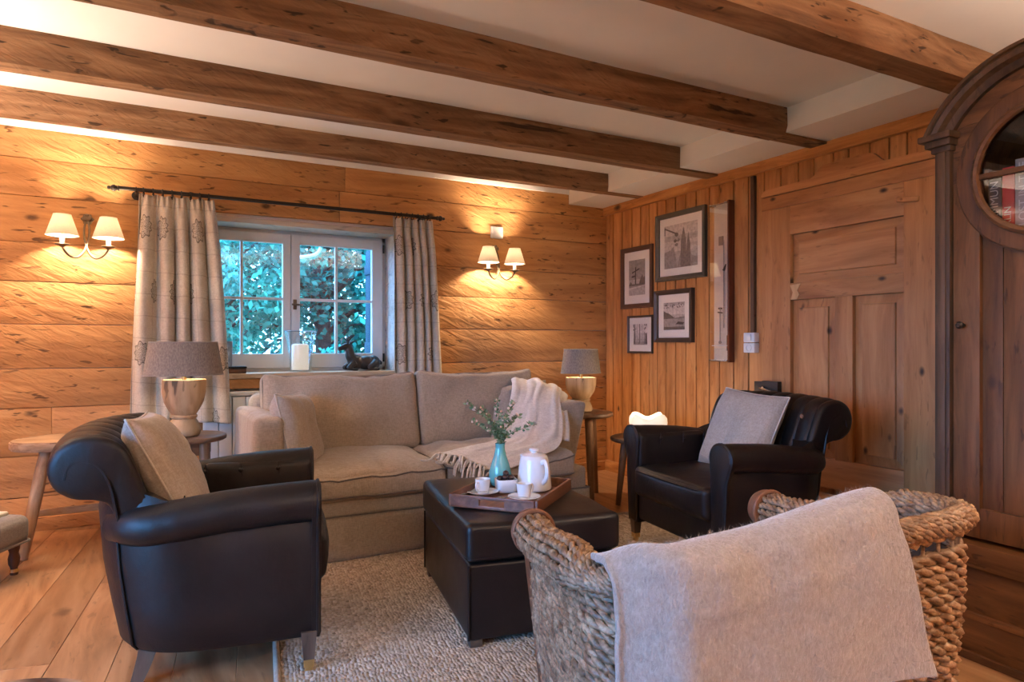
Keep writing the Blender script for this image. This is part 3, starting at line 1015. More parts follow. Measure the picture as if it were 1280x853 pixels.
def art_cross(m, a, b, c, d, y):
    bands(m, a, b, c, d, y, (4, 4, 3, 4, 3, 3, 3, 3, 3))
    y -= .0004
    poly2(m, [(0, .17), (1, .24), (1, .27), (0, .21)], a, b, c, d, y, 5)
    poly2(m, [(0, .28), (.12, .40), (.22, .31), (.30, .30), (.30, .27), (0, .27)], a, b, c, d, y, 1)
    poly2(m, [(.62, .27), (1, .29), (1, .52), (.9, .47), (.83, .58), (.72, .45), (.66, .36)], a, b, c, d, y, 1)
    poly2(m, [(.39, .27), (.45, .27), (.45, .80), (.39, .80)], a, b, c, d, y - .0004, 0)
    poly2(m, [(.20, .62), (.66, .72), (.66, .76), (.20, .66)], a, b, c, d, y - .0004, 0)
    poly2(m, [(.18, .50), (.40, .52), (.40, .57), (.18, .55)], a, b, c, d, y - .0004, 0)
    poly2(m, [(.10, .27), (.74, .27), (.72, .31), (.12, .31)], a, b, c, d, y - .0006, 1)
def art_wood(m, a, b, c, d, y):
    bands(m, a, b, c, d, y, (3, 4, 5, 5, 6, 6, 6))
    y -= .0004
    r = random.Random(4)
    for p, w_, v, t in ((.04, .09, 1, 1), (.17, .03, 3, 1), (.27, .04, 4, 1), (.42, .06, 2, 1), (.48, .025, 3, 1), (.56, .02, 4, 1), (.66, .03, 3, .95), (.78, .05, 2, .6), (.86, .12, 0, .55)):
        poly2(m, [(p, .05), (p + w_, .05), (p + w_ * .8, t), (p + w_ * .1, t)], a, b, c, d, y - .0002 * v, v)
    for k in range(16):
        p, q, s = (r.uniform(0, .22) if k % 2 else r.uniform(.78, .96)), r.uniform(.72, .97), r.uniform(.025, .05)
        poly2(m, [(p + s * math.cos(t), min(.995, q + s * math.sin(t))) for t in [i * PI / 3 for i in range(6)]], a, b, c, d, y - .0012, r.choice((1, 2, 3)))
def art_lake(m, a, b, c, d, y):
    bands(m, a, b, c, d, y, (1, 3, 3, 3, 4, 5, 5, 5, 4))
    y -= .0004
    poly2(m, [(0, .40), (.55, .41), (.45, .48), (.25, .60), (.12, .64), (0, .70)], a, b, c, d, y, 1)
    poly2(m, [(.5, .39), (1, .40), (1, .48), (.8, .46), (.62, .44)], a, b, c, d, y, 2)
    poly2(m, [(.58, .20), (.92, .18), (.98, .26), (.7, .30)], a, b, c, d, y, 0)
    r = random.Random(9)
    for k in range(46):
        p, q, s = r.uniform(.02, .97), r.uniform(.78, .98), r.uniform(.014, .03)
        if q < .85 and r.random() < .5: continue
        poly2(m, [(min(.995, p + s * math.cos(t)), min(.995, q + s * math.sin(t))) for t in [i * PI / 3 for i in range(6)]], a, b, c, d, y - .0006, r.choice((1, 2)))
frame(4.383, 3.997, 1.328, 1.808, .036, .022, plain('BrownFrameWood', (.085, .04, .026), .4, bump=.1, nscale=60), art_cross, 'brown framed photo of a wayside cross, upper left of the four photos', (.058, .066))
frame(3.95, 3.439, 1.51, 2.002, .034, .03, W_FRAMEG, art_big, 'largest framed photo on the panelled wall, beside the glass case', (.05, .055))
frame(4.30, 4.0, .976, 1.27, .016, .018, W_FRAME, art_wood, 'smallest framed photo, thin frame, trees along a path', (.05, .05))
frame(3.963, 3.56, 1.06, 1.443, .034, .036, W_FRAME, art_lake, 'framed photo of a mountain lake under overhanging branches', (.056, .058))

bar = on_right('barometer_case', 3.372, .935, 'tall narrow glass-fronted barometer case on the panelled wall', 'barometer')
w, h = .165, 1.045
mb = MB(); mb.box2((.0, -.008, 0), (w, 0, h), .001); mb.build('back_board', plain('ScaleBoard', (.74, .63, .51), .5, var=.03), bar)
mb = MB(); mb.box2((w - .004, -.052, -.006), (w + .010, 0, h + .006), .002); mb.build('side_board', M_REDWOOD, bar)
mb = MB(); mb.box2((.0, -.05, .012), (w - .004, -.047, h - .004)); mb.build('pane', glass_mat('CaseGlass', refl=3.0), bar)
for zc in (.006, h - .006):
    mb = MB()
    mb.tube([(.004, -.05, zc), (.03, -.058, zc - .004), (.13, -.058, zc - .004), (w - .006, -.05, zc)], .004, 6)
    mb.box2((.0, -.056, zc - .006), (.02, -.004, zc + .004), .002); mb.box2((w - .03, -.056, zc - .006), (w - .006, -.004, zc + .004), .002)
    mb.build('clip', M_STEEL, bar)
mb = MB(); mb.box2((.045, -.012, .77), (.085, -.008, .83)); mb.build('label_plate', plain('SlateLabel', (.16, .14, .13), .5), bar)
mb = MB(); mb.tube([(.095, -.016, .22), (.095, -.016, .80)], .0035, 8); mb.tube([(.062, -.016, .13), (.062, -.016, .36)], .003, 8); mb.ball((.062, -.017, .125), .010, 10)
mb.build('glass_tube', plain('TubeGrey', (.38, .36, .35), .2), bar)
mb = MB(); mb.tube([(.115, -.018, .64), (.095, -.018, .60)], [.003, .008], 8); mb.build('pointer', M_IRON, bar)
mb = MB(); mb.tube([(.135, -.02, .07), (.135, -.02, .17)], .008, 10); mb.tube([(.135, -.02, .17), (.135, -.02, .55)], .002, 6); mb.build('weight', M_IRON, bar)
mb = MB(); mb.tube([(.045, -.018, .325), (.085, -.018, .32)], .004, 6); mb.ball((.055, -.018, .35), .006, 8); mb.ball((.075, -.018, .35), .006, 8); mb.build('scale_slider', M_IRON, bar)
mb = MB(); mb.box2((.002, -.03, .10), (w - .006, -.01, .105)); mb.build('inner_ledge', M_WHITE, bar)

cond = on_right('cable_duct', 3.046, 1.12, 'narrow dark brown cable duct running down the panelled wall', 'cable duct')
mb = MB(); mb.box2((0, -.026, 0), (.03, 0, .985), .003); mb.build('channel', wood('DuctWood', (.07, .035, .018), (.12, .06, .032), (.17, .09, .05), axis=2, knots=0), cond)
sw = on_right('switch_box', 3.083, .994, 'white light switch over a socket below the brown cable duct', 'switch')
mb = MB(); mb.box2((0, -.045, 0), (.088, 0, .061), .006); mb.box2((0, -.045, .065), (.088, 0, .126), .006); mb.build('housing', M_PLASTIC, sw)
mb = MB(); mb.box((.044, -.046, .096), (.042, .014, .042), .003, (R(6), 0, 0)); mb.build('rocker', M_PLASTIC, sw)
mb = MB(); mb.lathe([(.023, .0), (.023, .006), (.019, .006), (.017, .001), (0, .001)], 24); mb.xf(Matrix.Translation((.044, -.0445, .031)) @ Matrix.Rotation(PI / 2, 4, 'X')); mb.build('socket', M_PLASTIC, sw)
# ------------------------------------------------------------------ soft furnishings helpers
def pillow(name, w, h, d, m, loc, rot, label, cat, group=None, seed=0, pip=M_PIPEPALE, n=28):
    root = empty(name, loc, 0, label, cat, group)
    root.rotation_euler = rot
    def pt(u, v, s):
        x = w / 2 * (u - .055 * u * abs(u) * (1 - v * v))
        z = h / 2 * (v - .055 * v * abs(v) * (1 - u * u))
        t = d / 2 * (max(0, (1 - u ** 4) * (1 - v ** 4))) ** .55
        wr = nz((x * 3, s * 2, z * 2), 2.2, seed) * .018 + (1 - abs(nz((x * 5 + z * 3, s, z * 5), 2.2, seed + 5)) * 2) * .008 + nz((x * 16, s, z * 7), 2.0, seed + 9) * .004
        e = max(abs(u), abs(v))
        return Vector((x, s * (t + wr * (1 - e ** 6) * 1.0) , z))
    f = lambda t: -1 + 2 * (.5 - .5 * math.cos(PI * t)) * .5 + 2 * t * .5 - 0
    def q(t):
        return lerp(-math.cos(PI * t), -1 + 2 * t, .5)
    mb = MB()
    mb.grid(lambda a, b: pt(q(a), q(b), -1), n, n)
    mb.grid(lambda a, b: pt(q(a), q(b), 1), n, n, flip=True)
    bmesh.ops.remove_doubles(mb.bm, verts=mb.bm.verts, dist=1e-5)
    mb.build('cover', m, root, sharp=None)
    mb = MB()
    loop = []
    K = 24
    for k in range(K): loop.append(pt(-1 + 2 * k / K, -1, 0))
    for k in range(K): loop.append(pt(1, -1 + 2 * k / K, 0))
    for k in range(K): loop.append(pt(1 - 2 * k / K, 1, 0))
    for k in range(K): loop.append(pt(-1, 1 - 2 * k / K, 0))
    mb.tube(loop, .0042, 6, closed=True)
    mb.build('piping', pip, root, sharp=None)
    return root

def loop_piping(h, r, z, inset=0.0, n=10, fn=None):
    """closed rounded rectangle path at height z"""
    pts = []
    hx, hy = h[0] - inset, h[1] - inset
    for (cx, cy, a0) in ((hx - r, hy - r, 0), (-hx + r, hy - r, PI / 2), (-hx + r, -hy + r, PI), (hx - r, -hy + r, 1.5 * PI)):
        for k in range(6):
            a = a0 + PI / 2 * k / 5
            pts.append(Vector((cx + r * math.cos(a), cy + r * math.sin(a), z)))
    out = []
    for a, b in zip(pts, pts[1:] + pts[:1]):
        m = max(1, int((b - a).length / .04))
        for k in range(m): out.append(a.lerp(b, k / m))
    return [Vector(fn(p)) for p in out] if fn else out

# ------------------------------------------------------------------ sofa
SX, SY = 1.36, 3.65
sofa = empty('sofa', (SX, SY, 0), 0, 'two-seat beige linen sofa with loose cushions below the window', 'sofa')
L0, L1 = .425 - SX, 2.335 - SX      # outer ends of the arms
I0, I1 = .55 - SX, 2.12 - SX        # inner faces
def skirt_pt(s, z):
    pass
mb = MB()
pathp = [(L0 + .03, .44), (L0 + .03, -.40), (L1 - .09, -.40), (L1 - .09, .44)]
pts = []
for a, b in zip(pathp, pathp[1:]):
    m = int((Vector(b) - Vector(a)).length / .02)
    for k in range(m): pts.append((lerp(a[0], b[0], k / m), lerp(a[1], b[1], k / m)))
pts.append(pathp[-1])
def sk(a, b):
    i = min(len(pts) - 1, int(round(a * (len(pts) - 1))))
    x, y = pts[i]
    f = (1 - b)
    w = nz((x * 5, y * 5, 0), 1.2, 3) * .018 * f + nz((x * 13, y * 13, b), 1.2, 7) * .010 * f ** .6
    ox = 0 if abs(y + .40) < 1e-6 else (-1 if x < 0 else 1)
    oy = -1 if ox == 0 else 0
    return (x + ox * (w + .012 * f), y + oy * (w + .014 * f + .012), .015 + b * .205)
mb.grid(sk, len(pts) - 1, 8)
mb.build('skirt', M_SKIRT, sofa, recalc=False, sharp=None).modifiers.new('thick', 'SOLIDIFY').thickness = .006
mb = MB()
mb.puff(((L1 - L0 - .14) / 2, .42, .065), .02, 8, c=((L0 + L1) / 2 - .03, .02, .275))
mb.build('base', M_SKIRT, sofa)
mb = MB()
mb.tube([(x, y - (.013 if abs(y + .40) < 1e-6 else 0), .222) for x, y in pts], .0045, 6)
mb.build('skirt_piping', M_PIPING, sofa)
def arm(x0, x1, y0, lean):
    cx, hx = (x0 + x1) / 2, (x1 - x0) / 2
    mb = MB()
    def fn(p, u):
        z = p.z + .455
        k = (z - .70) / .49
        p = Vector(p)
        p.x += lean * k - (hx * .18 * -k) * (1 if lean > 0 else -1) * (u[0])
        if u[2] > .95: p.z += nz((p.x * 5, p.y * 5, 1), 1.5) * .008
        return p
    mb.puff((hx, (.44 - y0) / 2, .245), .028, 10, bulge=(.006, .006, .012), fn=fn, c=(cx, (.44 + y0) / 2, .455))
    a = mb.build('armrest', M_LINEN, sofa, sharp=None)
    return a
arm(L0, I0 + .01, -.33, -.0)
arm(I1 - .02, L1, -.27, .10)
mb = MB()
mb.puff(((I1 - I0) / 2 + .06, .09, .27), .05, 10, bulge=(0, .01, .01), c=((I0 + I1) / 2, .36, .50))
mb.build('back_frame', M_LINEN, sofa, sharp=None)
SPL = 1.345 - SX
for (a, b, sd) in ((I0 + .004, SPL - .004, 1), (SPL + .004, I1 + .015, 2)):
    hx = (b - a) / 2
    def fn(p, u, sd=sd):
        p = Vector(p)
        k = max(0.0, -u[1])
        w = nz((p.x * 3, p.y * 2, sd), 2.2, sd) * .018 + (nz((p.x * 10, p.y * 3, sd), 1.3, sd) * .012 + nz((p.x * 24, p.y * 4, sd), 1.0, sd + 3) * .007) * sstep(-.2, 1, k)
        p.z += (w - .03 * k ** 3) * sstep(0, .9, u[2])
        p.y += (nz((p.x * 7, 0, p.z * 6), 1.6, sd) * .014 + nz((p.x * 22, 0, p.z * 5), 1.4, sd) * .006) * sstep(.6, 1, k)
        return p
    mb = MB()
    mb.puff((hx, .37, .075), .032, 18, bulge=(.0, .012, .032), fn=fn, c=((a + b) / 2, -.075, .375))
    cu = mb.build('seat_cushion', M_LINEN, sofa, sharp=None)
    H3, BU = (hx, .37, .075), (.0, .012, .032)
    def surf(p):
        u = [max(-1, min(1, p[i] / H3[i])) for i in range(3)]
        o = Vector(p)
        for i in range(3):
            j, k = (i + 1) % 3, (i + 2) % 3
            o[i] += BU[i] * u[i] * (1 - u[j] ** 2) * (1 - u[k] ** 2)
        return fn(o, u)
    for zz, ins in ((.052, .016), (-.058, .014)):
        mb = MB()
        mb.tube(loop_piping((hx, .37), .033, zz, -.0005, fn=surf), .0045, 6, closed=True)
        mb.xf(Matrix.Translation(((a + b) / 2, -.075, .375)))
        mb.build('piping', M_PIPING, cu)
BSP = 1.405 - SX
for (a, b, sd) in ((.535 - SX, BSP - .004, 4), (BSP + .004, 2.20 - SX, 6)):
    hx = (b - a) / 2
    tilt = Matrix.Translation(((a + b) / 2, .20, .645)) @ Matrix.Rotation(R(-13), 4, 'X')
    def fn(p, u, sd=sd):
        p = Vector(p)
        p.y += nz((p.x * 2.5, sd, p.z * 3), 2.4, sd) * .030 * (1 - u[0] ** 2) + (nz((p.x * 9 + p.z * 4, sd, p.z * 3), 1.4, sd) * .016 + nz((p.x * 20 - p.z * 5, sd, p.z * 6), 1.3, sd) * .008) * sstep(-.6, .9, u[2])
        p.z += nz((p.x * 3, p.y, sd), 1.5, sd) * .014 * sstep(0, 1, u[2]) + .028 * (abs(u[0]) ** 4) * sstep(0, 1, u[2])
        return p
    mb = MB()
    mb.puff((hx, .075, .215), .035, 18, bulge=(.004, .045, .004), fn=fn)
    mb.xf(tilt)
    cu = mb.build('back_cushion', M_LINEN, sofa, sharp=None)
    loop = loop_piping((hx, .215), .04, 0, .004)
    loop = [Vector((p.x, -.052 + nz((p.x * 3, 0, p.y * 3), 2, sd) * .008, p.y + (.028 * (abs(p.x / hx) ** 4) + nz((p.x * 3, -.05, sd), 1.5, sd) * .014) * sstep(0, .215, p.y))) for p in loop]
    for dy in (0.006, .098):
        mb = MB(); mb.tube([p + Vector((0, dy, 0)) for p in loop], .0062, 6, closed=True); mb.xf(tilt)
        mb.build('piping', M_PIPING, cu)

# cushion leaning on the left sofa arm, cushion under the throw
pillow('throw_pillow', .40, .40, .15, M_PILLOW, (.655, 3.50, .605), (R(-14), R(3), R(62)), 'beige cushion leaning on the left arm of the sofa', 'cushion', 'loose linen cushions', 2)
pillow('throw_pillow', .38, .38, .12, M_PILLOW, (2.03, 3.70, .625), (R(-24), R(-6), R(-28)), 'beige cushion under the pale throw on the sofa', 'cushion', 'loose linen cushions', 5)

# throw over the right sofa arm, running across the seat
Lc = [(2.10, 3.90, .69), (2.01, 3.76, .818), (1.93, 3.60, .775), (1.85, 3.51, .64), (1.78, 3.45, .525), (1.70, 3.41, .490), (1.52, 3.37, .484), (1.345, 3.32, .470)]
Rc = [(2.40, 3.88, .60), (2.36, 3.78, .735), (2.27, 3.58, .76), (2.16, 3.42, .715), (2.11, 3.31, .58), (2.02, 3.22, .475), (1.78, 3.17, .415), (1.585, 3.16, .375)]
Lc, Rc = catmull(Lc, 10), catmull(Rc, 10)
def tp(a, b):
    i = a * (len(Lc) - 1)
    k = min(int(i), len(Lc) - 2)
    l, r = Lc[k].lerp(Lc[k + 1], i - k), Rc[k].lerp(Rc[k + 1], i - k)
    p = l.lerp(r, b)
    bulge = math.sin(PI * b)
    p.z += bulge * .035 * (1 - a * .3)
    p.y -= bulge * .02 * (1 - a)
    fold = math.sin(b * 15 + a * 2.0) * .010 * (1 - .5 * a) + nz((a * 4, b * 5, 1), 2.0) * .014
    p.z += fold * .8; p.y -= abs(fold) * .5
    return p
throw = uvgrid(tp, 70, 36, 'throw_blanket', M_THROW, None, 1.0, .35, .012, label='pale woven throw with fringe draped over the sofa end', cat='throw')
throw.modifiers.new('s', 'SUBSURF').levels = 1
uvgrid(lambda a, b: tp(.04 + a * .60, .30 + b * .72) + Vector((.014 + .02 * b, .008 - .012 * b, -.018 - .012 * b)), 44, 20, 'folded_layer', M_THROW, throw, 1, 1, .010)
mb = MB()
rnd = random.Random(2)
for k in range(30):
    b = (k + .5) / 30
    p = tp(1.0, b)
    d = Vector((-.055 + rnd.uniform(-.03, .03), -.05 + rnd.uniform(-.025, .02), 0))
    L = rnd.uniform(.8, 1.15)
    q1 = p + d * .5 * L + Vector((0, 0, .004))
    q2 = p + d * 1.1 * L + Vector((0, -.008, -.018 - .02 * b))
    yy = min(q2.y, 3.20) if b > .35 else q2.y
    q3 = Vector((q2.x - .012, yy - .012, q2.z - .045 * L * (.35 + b)))
    if b <= .35: q3 = p + d * 1.7 * L + Vector((0, 0, -.012))
    mb.tube(catmull([p, q1, q2, q3], 4), [.0045] * 4 + [.0055] * 5 + [.0048] * 3 + [.003], 6)
mb.build('fringe', M_THROW, throw, sharp=None)

# ------------------------------------------------------------------ leather armchairs
def build_armchair(loc, rz, label):
    root = empty('armchair', loc, rz, label, 'armchair', 'dark leather armchairs')
    half = [(.285, .352), (.10, .358), (-.08, .358), (-.18, .335), (-.26, .27), (-.305, .16), (-.318, 0)]
    path = catmull([V(a, b, 0) for a, b in half] + [V(a, -b, 0) for a, b in reversed(half[:-1])], 6)
    N = len(path)
    rings = []
    for i, p in enumerate(path):
        t = (path[min(i + 1, N - 1)] - path[max(i - 1, 0)]).normalized()
        n = Vector((t.y, -t.x, 0))
        if n.dot(p) < 0: n = -n
        e = .0
        fl = 1.0
        e = sstep(.02, -.27, p.x)
        sec = [(-.05, .118), (.008 - .012 * e, .118), (.022 - .012 * e, .135), (.032 + .0 * e, .25), (.036 + .018 * e, .38), (.030 + .036 * e, .49 + .05 * e), (.0 + .045 * e, .53 + .09 * e), (-.05, .50 + .09 * e)]
        rings.append([p + n * o + Vector((0, 0, z)) for o, z in sec])
    mb = MB(); mb.loft(rings)
    sh = mb.build('body', M_LEATHER, root, sharp=50)
    for s in (1, -1):   # upright seams at the rear corners, bead under the roll
        mb = MB()
        k = 22 if s > 0 else N - 23
        p = path[k]; t = (path[k + 1] - path[k - 1]).normalized(); n = Vector((t.y, -t.x, 0))
        if n.dot(p) < 0: n = -n
        mb.tube([p + n * (o + .003) + Vector((0, 0, z)) for o, z in ((-.004, .12), (.012, .137), (.033, .25), (.053, .38), (.064, .50))], .005, 6)
        mb.build('seam_piping', M_LEATHER, sh)
    mb = MB()
    mb.puff((.03, .31, .075), .018, 8, bulge=(.006, 0, 0), c=(.252, 0, .207))
    mb.build('front_rail', M_LEATHER, root)
    for s in (1, -1):
        ap = catmull([V(.285, .362, .548), V(.16, .365, .544), V(.0, .367, .532), V(-.12, .368, .516), V(-.21, .345, .506), V(-.275, .27, .50)], 7)
        rings = []
        for i, p in enumerate(ap):
            t = (ap[min(i + 1, len(ap) - 1)] - ap[max(i - 1, 0)]).normalized()
            n = Vector((-t.y, t.x, 0)) * -1
            if n.y < 0: n = -n
            n.normalize()
            ring = []
            for k in range(20):
                a = 2 * PI * k / 20
                ry = .068 if math.cos(a) > 0 else .075
                rz_ = .066 if math.sin(a) > 0 else .062
                f = 1 + nz((i * .35, k * .2, s), 1.0) * .02
                if i == 0: f *= .96
                ring.append(p + n * math.cos(a) * ry * f + Vector((0, 0, math.sin(a) * rz_ * f)))
            rings.append([Vector((q.x, q.y * s, q.z)) for q in ring])
        mb = MB(); mb.loft(rings)
        ar = mb.build('armrest', M_LEATHER, root, sharp=50)
        # scroll shaped front facing
        pl = [(.305, .12), (.303, .30), (.298, .46)]
        pl += [(.362 + .072 * math.cos(a), .548 + .066 * math.sin(a)) for a in [lerp(PI * 1.02, -.55, i / 18) for i in range(19)]]
        pl += [(.398, .45), (.390, .30), (.376, .12)]
        mb = MB()
        cx, cz = .352, .40
        def sc(pt, k): return (cx + (pt[0] - cx) * k, cz + (pt[1] - cz) * (1 - (1 - k) * .35))
        rings = [[(xx, sc(p, k)[0] * s, sc(p, k)[1]) for p in pl] for xx, k in ((.27, 1.0), (.287, 1.0), (.295, .95), (.299, .86))]
        mb.loft(rings)
        mb.build('arm_front', M_LEATHER, ar, sharp=60)
        mb = MB()
        mb.tube([(.289, sc(p, .99)[0] * s, sc(p, .99)[1]) for p in pl], .0058, 6)
        mb.build('piping', M_LEATHER, ar)
        for xx in (.16, .02, -.11):
            mb = MB()
            mb.ball((xx, .279 * s, .548), .0100, 10, sy=.6)
            mb.build('button', M_LEATHER, ar)
            mb = MB()
            mb.tube([(xx + .002, .281 * s, .575), (xx, .280 * s, .548), (xx + .006, .277 * s, .52)], [.002, .005, .002], 6)
            mb.build('tuft_fold', M_LEATHER, ar)
        # inner arm padding
        mb = MB()
        mb.puff((.205, .03, .13), .022, 10, bulge=(0, .012, 0), fn=lambda p, u: Vector((p.x, p.y + .004 * math.cos(p.x * 40), p.z)), c=(.085, .316 * s, .445))
        mb.build('inner_arm', M_LEATHER, ar, sharp=None)
    # rolled, fluted back
    prof = catmull([V(x, 0, z) for x, z in ((-.300, .36), (-.318, .50), (-.340, .58), (-.385, .605), (-.440, .612), (-.482, .645), (-.497, .70), (-.477, .755), (-.425, .788), (-.360, .790), (-.303, .76), (-.266, .69), (-.235, .60), (-.205, .50), (-.18, .38))], 4)
    cen = Vector((-.39, 0, .70))
    rings = []
    HW = .372
    NY = 96
    for j in range(NY + 1):
        y = -HW + 2 * HW * j / NY
        e = abs(y) / HW
        ring = []
        for i, p in enumerate(prof):
            q = p.copy()
            tt = i / (len(prof) - 1)
            g = sstep(.52, .66, tt) * (1 - .5 * sstep(.93, 1.0, tt))
            ch = abs(math.cos(PI * y / .093))       # flutes
            dirv = (q - cen).normalized() if q.z > .62 else Vector((1, 0, .2))
            q = q - dirv * (1 - ch ** .5) * .013 * g * (1 - sstep(.9, 1, e))
            if e > .93:
                k = (e - .93) / .07
                sh_ = 1 - (1 - math.sqrt(max(0, 1 - k * k))) * .22
                c0 = cen if q.z > .62 else Vector((-.27, 0, q.z))
                q = c0 + (q - c0) * sh_
            q.x += .055 * e * e - .01
            q.z -= .012 * e * e
            q.y = y * (1 - .03 * sstep(.64, .55, q.z) - .28 * sstep(.49, .38, q.z))
            ring.append(q)
        rings.append(ring)
    mb = MB(); mb.loft(rings)
    bk = mb.build('backrest', M_LEATHER, root, sharp=55)
    for y in (-.093, .093, .28):
        mb = MB(); mb.ball((-.262 + .055 * (y / HW) ** 2, y, .705), .011, 10, sx=.6)
        mb.build('button', M_CAPLEATHER if abs(y) > .2 else M_LEATHER, bk)
    for s in (1, -1):    # scroll bead on the end of the roll
        mb = MB()
        sp = catmull([V(x + .045, s * (HW - .004), z - .012) for x, z in ((-.31, .50), (-.325, .58), (-.340, .65), (-.37, .705), (-.41, .722), (-.445, .705), (-.455, .67))], 5)
        mb.tube(sp, .005, 6)
        mb.build('piping', M_LEATHER, bk)
    def fs(p, u):
        p = Vector(p)
        p.z += nz((p.x * 4, p.y * 4, 0), 1.5) * .008 * sstep(0, 1, u[2])
        if u[0] > .9: p.x += math.sin(p.y * 95) * .0025
        return p
    mb = MB()
    mb.puff((.265, .298, .075), .03, 14, bulge=(.018, 0, .022), fn=fs, c=(.055, 0, .340))
    se = mb.build('seat_cushion', M_LEATHER, root, sharp=None)
    mb = MB(); mb.tube([Vector((p.x + .058 + (.012 * (1 - (p.y / .298) ** 2) if p.x > 0 else 0), p.y, p.z)) for p in loop_piping((.262, .298), .03, .393, .006)], .005, 6, closed=True)
    mb.build('piping', M_LEATHER, se)
    for s in (1, -1):
        mb = MB()
        mb.loft([[(.262 + a * w, .362 * s + b * w, z) for a, b in ((-1, -1), (1, -1), (1, 1), (-1, 1))] for z, w in ((.028, .0145), (.14, .024))])
        lg = mb.build('leg', W_LEG, root)
        mb = MB(); mb.loft([[(.262 + a * w, .362 * s + b * w, z) for a, b in ((-1, -1), (1, -1), (1, 1), (-1, 1))] for z, w in ((.026, .0155), (.050, .0165))])
        mb.tube([(.262, .362 * s - .008, .013), (.262, .362 * s + .008, .013)], .013, 12)
        mb.build('caster', M_BRASS, lg)
        mb = MB()
        lp = [V(-.205, .27 * s, .13), V(-.215, .275 * s, .09), V(-.232, .28 * s, .035), V(-.248, .285 * s, .0)]
        rings = []
        for p, w in zip(catmull(lp, 4), [.028 - .001 * k for k in range(13)]):
            rings.append([(p.x + a * w, p.y + b * w, p.z) for a, b in ((-1, -1), (1, -1), (1, 1), (-1, 1))])
        mb.loft(rings)
        mb.build('leg', W_LEG, root)
    return root
ac1 = build_armchair((.252, 2.605, 0), R(-10), 'dark leather armchair on the left, seen from its side')
ac2 = copy_tree(ac1)
ac2.location = (2.468, 2.432, .010); ac2.rotation_euler = (0, 0, R(173))
ac2['label'] = 'dark leather armchair in front of the old pine door'

def chair_point(loc, rz, p):
    return tuple(Matrix.Rotation(rz, 3, 'Z') @ Vector(p) + Vector(loc))
pillow('throw_pillow', .43, .43, .14, M_PILLOW, chair_point((.252, 2.605, 0), R(-10), (-.185, -.06, .618)), (R(-27), R(2), R(82)), 'beige cushion in the left leather armchair', 'cushion', 'loose linen cushions', 8)
pillow('throw_pillow', .43, .43, .14, M_PILLOW, chair_point((2.460, 2.432, .01), R(173), (-.140, -.015, .60)), (R(-24), R(3), R(-94)), 'beige cushion in the armchair by the old door', 'cushion', 'loose linen cushions', 13)

# ------------------------------------------------------------------ ottoman
OT = (1.299, 2.432, .012)
OR = R(-10.2)
ott = empty('ottoman', OT, OR, 'large square dark leather storage ottoman with a tray on it', 'ottoman')
mb = MB()
mb.puff((.277, .398, .13), .012, 10, bulge=(.004, .004, 0), c=(0, 0, .155))
mb.build('body', M_LEATHERO, ott, sharp=None)
def fl(p, u):
    p = Vector(p)
    p.z += nz((p.x * 5, p.y * 5, 0), 1.6, 4) * .006 * sstep(0, 1, u[2])
    return p
mb = MB()
mb.puff((.289, .411, .066), .026, 14, bulge=(.003, .003, .012), fn=fl, c=(0, 0, .358))
lid = mb.build('lid', M_LEATHERO, ott, sharp=None)
for zz in (.404, .306):
    mb = MB(); mb.tube([Vector((p.x, p.y, p.z)) for p in loop_piping((.289, .411), .026, zz, .004)], .0042, 6, closed=True)
    mb.build('seam_piping', M_LEATHERO, lid)
for sx in (1, -1):
    for sy in (1, -1):
        mb = MB(); mb.box((sx * .25, sy * .37, .014), (.045, .045, .028), .004); mb.build('foot', W_LEG, ott)
        mb = MB(); mb.tube([(sx * .279, sy * .400, .03), (sx * .279, sy * .400, .285)], .004, 6); mb.build('corner_seam', M_LEATHERO, ott)

# ------------------------------------------------------------------ rug
rug = empty('rug', (1.467, 2.47, .0005), R(-8), 'thick beige looped wool rug under the ottoman', 'rug')
mb = MB()
mb.puff((1.06, .98, .006), .0058, 90, fn=lambda p, u: Vector((p.x, p.y, p.z + (nz((p.x * 20, p.y * 20, 0), 1.5) * .002 if u[2] > .5 else 0))), c=(0, 0, .006))
mb.build('pile', M_RUG, rug, sharp=None)
mb = MB()
mb.tube(loop_piping((1.068, .988), .03, .011, 0), .011, 8, closed=True)
mb.build('bound_edge', fabric('RugBinding', (.30, .235, .17), (.40, .32, .24), 150, .4), rug, sharp=None)

# ------------------------------------------------------------------ wicker armchair with the wool blanket
WR = R(-10)
WC = Vector((1.30 - .1736 * .33, 1.53 - .985 * .33, 0))
wick = empty('wicker_armchair', WC, WR, 'woven water hyacinth armchair in front, seen from behind', 'armchair')
WP = catmull([V(a, b, 0) for a, b in ((-.385, .33), (-.40, .20), (-.42, .05), (-.44, -.10), (-.44, -.20), (-.395, -.275), (-.25, -.305), (0, -.315), (.25, -.31), (.405, -.285), (.45, -.215), (.445, -.10), (.42, .05), (.40, .20), (.385, .33))], 12)
def resample(P, step):
    out = [P[0].copy()]; acc = 0
    d = [0]
    for a, b in zip(P, P[1:]): d.append(d[-1] + (b - a).length)
    n = int(d[-1] / step)
    k = 0
    out = []
    for i in range(n + 1):
        s = d[-1] * i / n
        while k < len(P) - 2 and d[k + 1] < s: k += 1
        out.append(P[k].lerp(P[k + 1], (s - d[k]) / max(1e-9, d[k + 1] - d[k])))
    return out
WP = resample(WP, .010)
WN = []
for i, p in enumerate(WP):
    t = (WP[min(i + 1, len(WP) - 1)] - WP[max(i - 1, 0)]).normalized()
    WN.append(Vector((-t.y, t.x, 0)) * (1 if Vector((-t.y, t.x, 0)).dot(Vector((p.x, p.y + .05, 0))) > 0 else -1))
def zrim(p):
    return lerp(lerp(.605, .652, sstep(-.45, .2, p.x)), .540, sstep(-.25, .25, p.y)) + .012 * (1 if p.x > 0 else -1) * sstep(.1, .4, abs(p.x)) * sstep(.0, -.2, p.y)
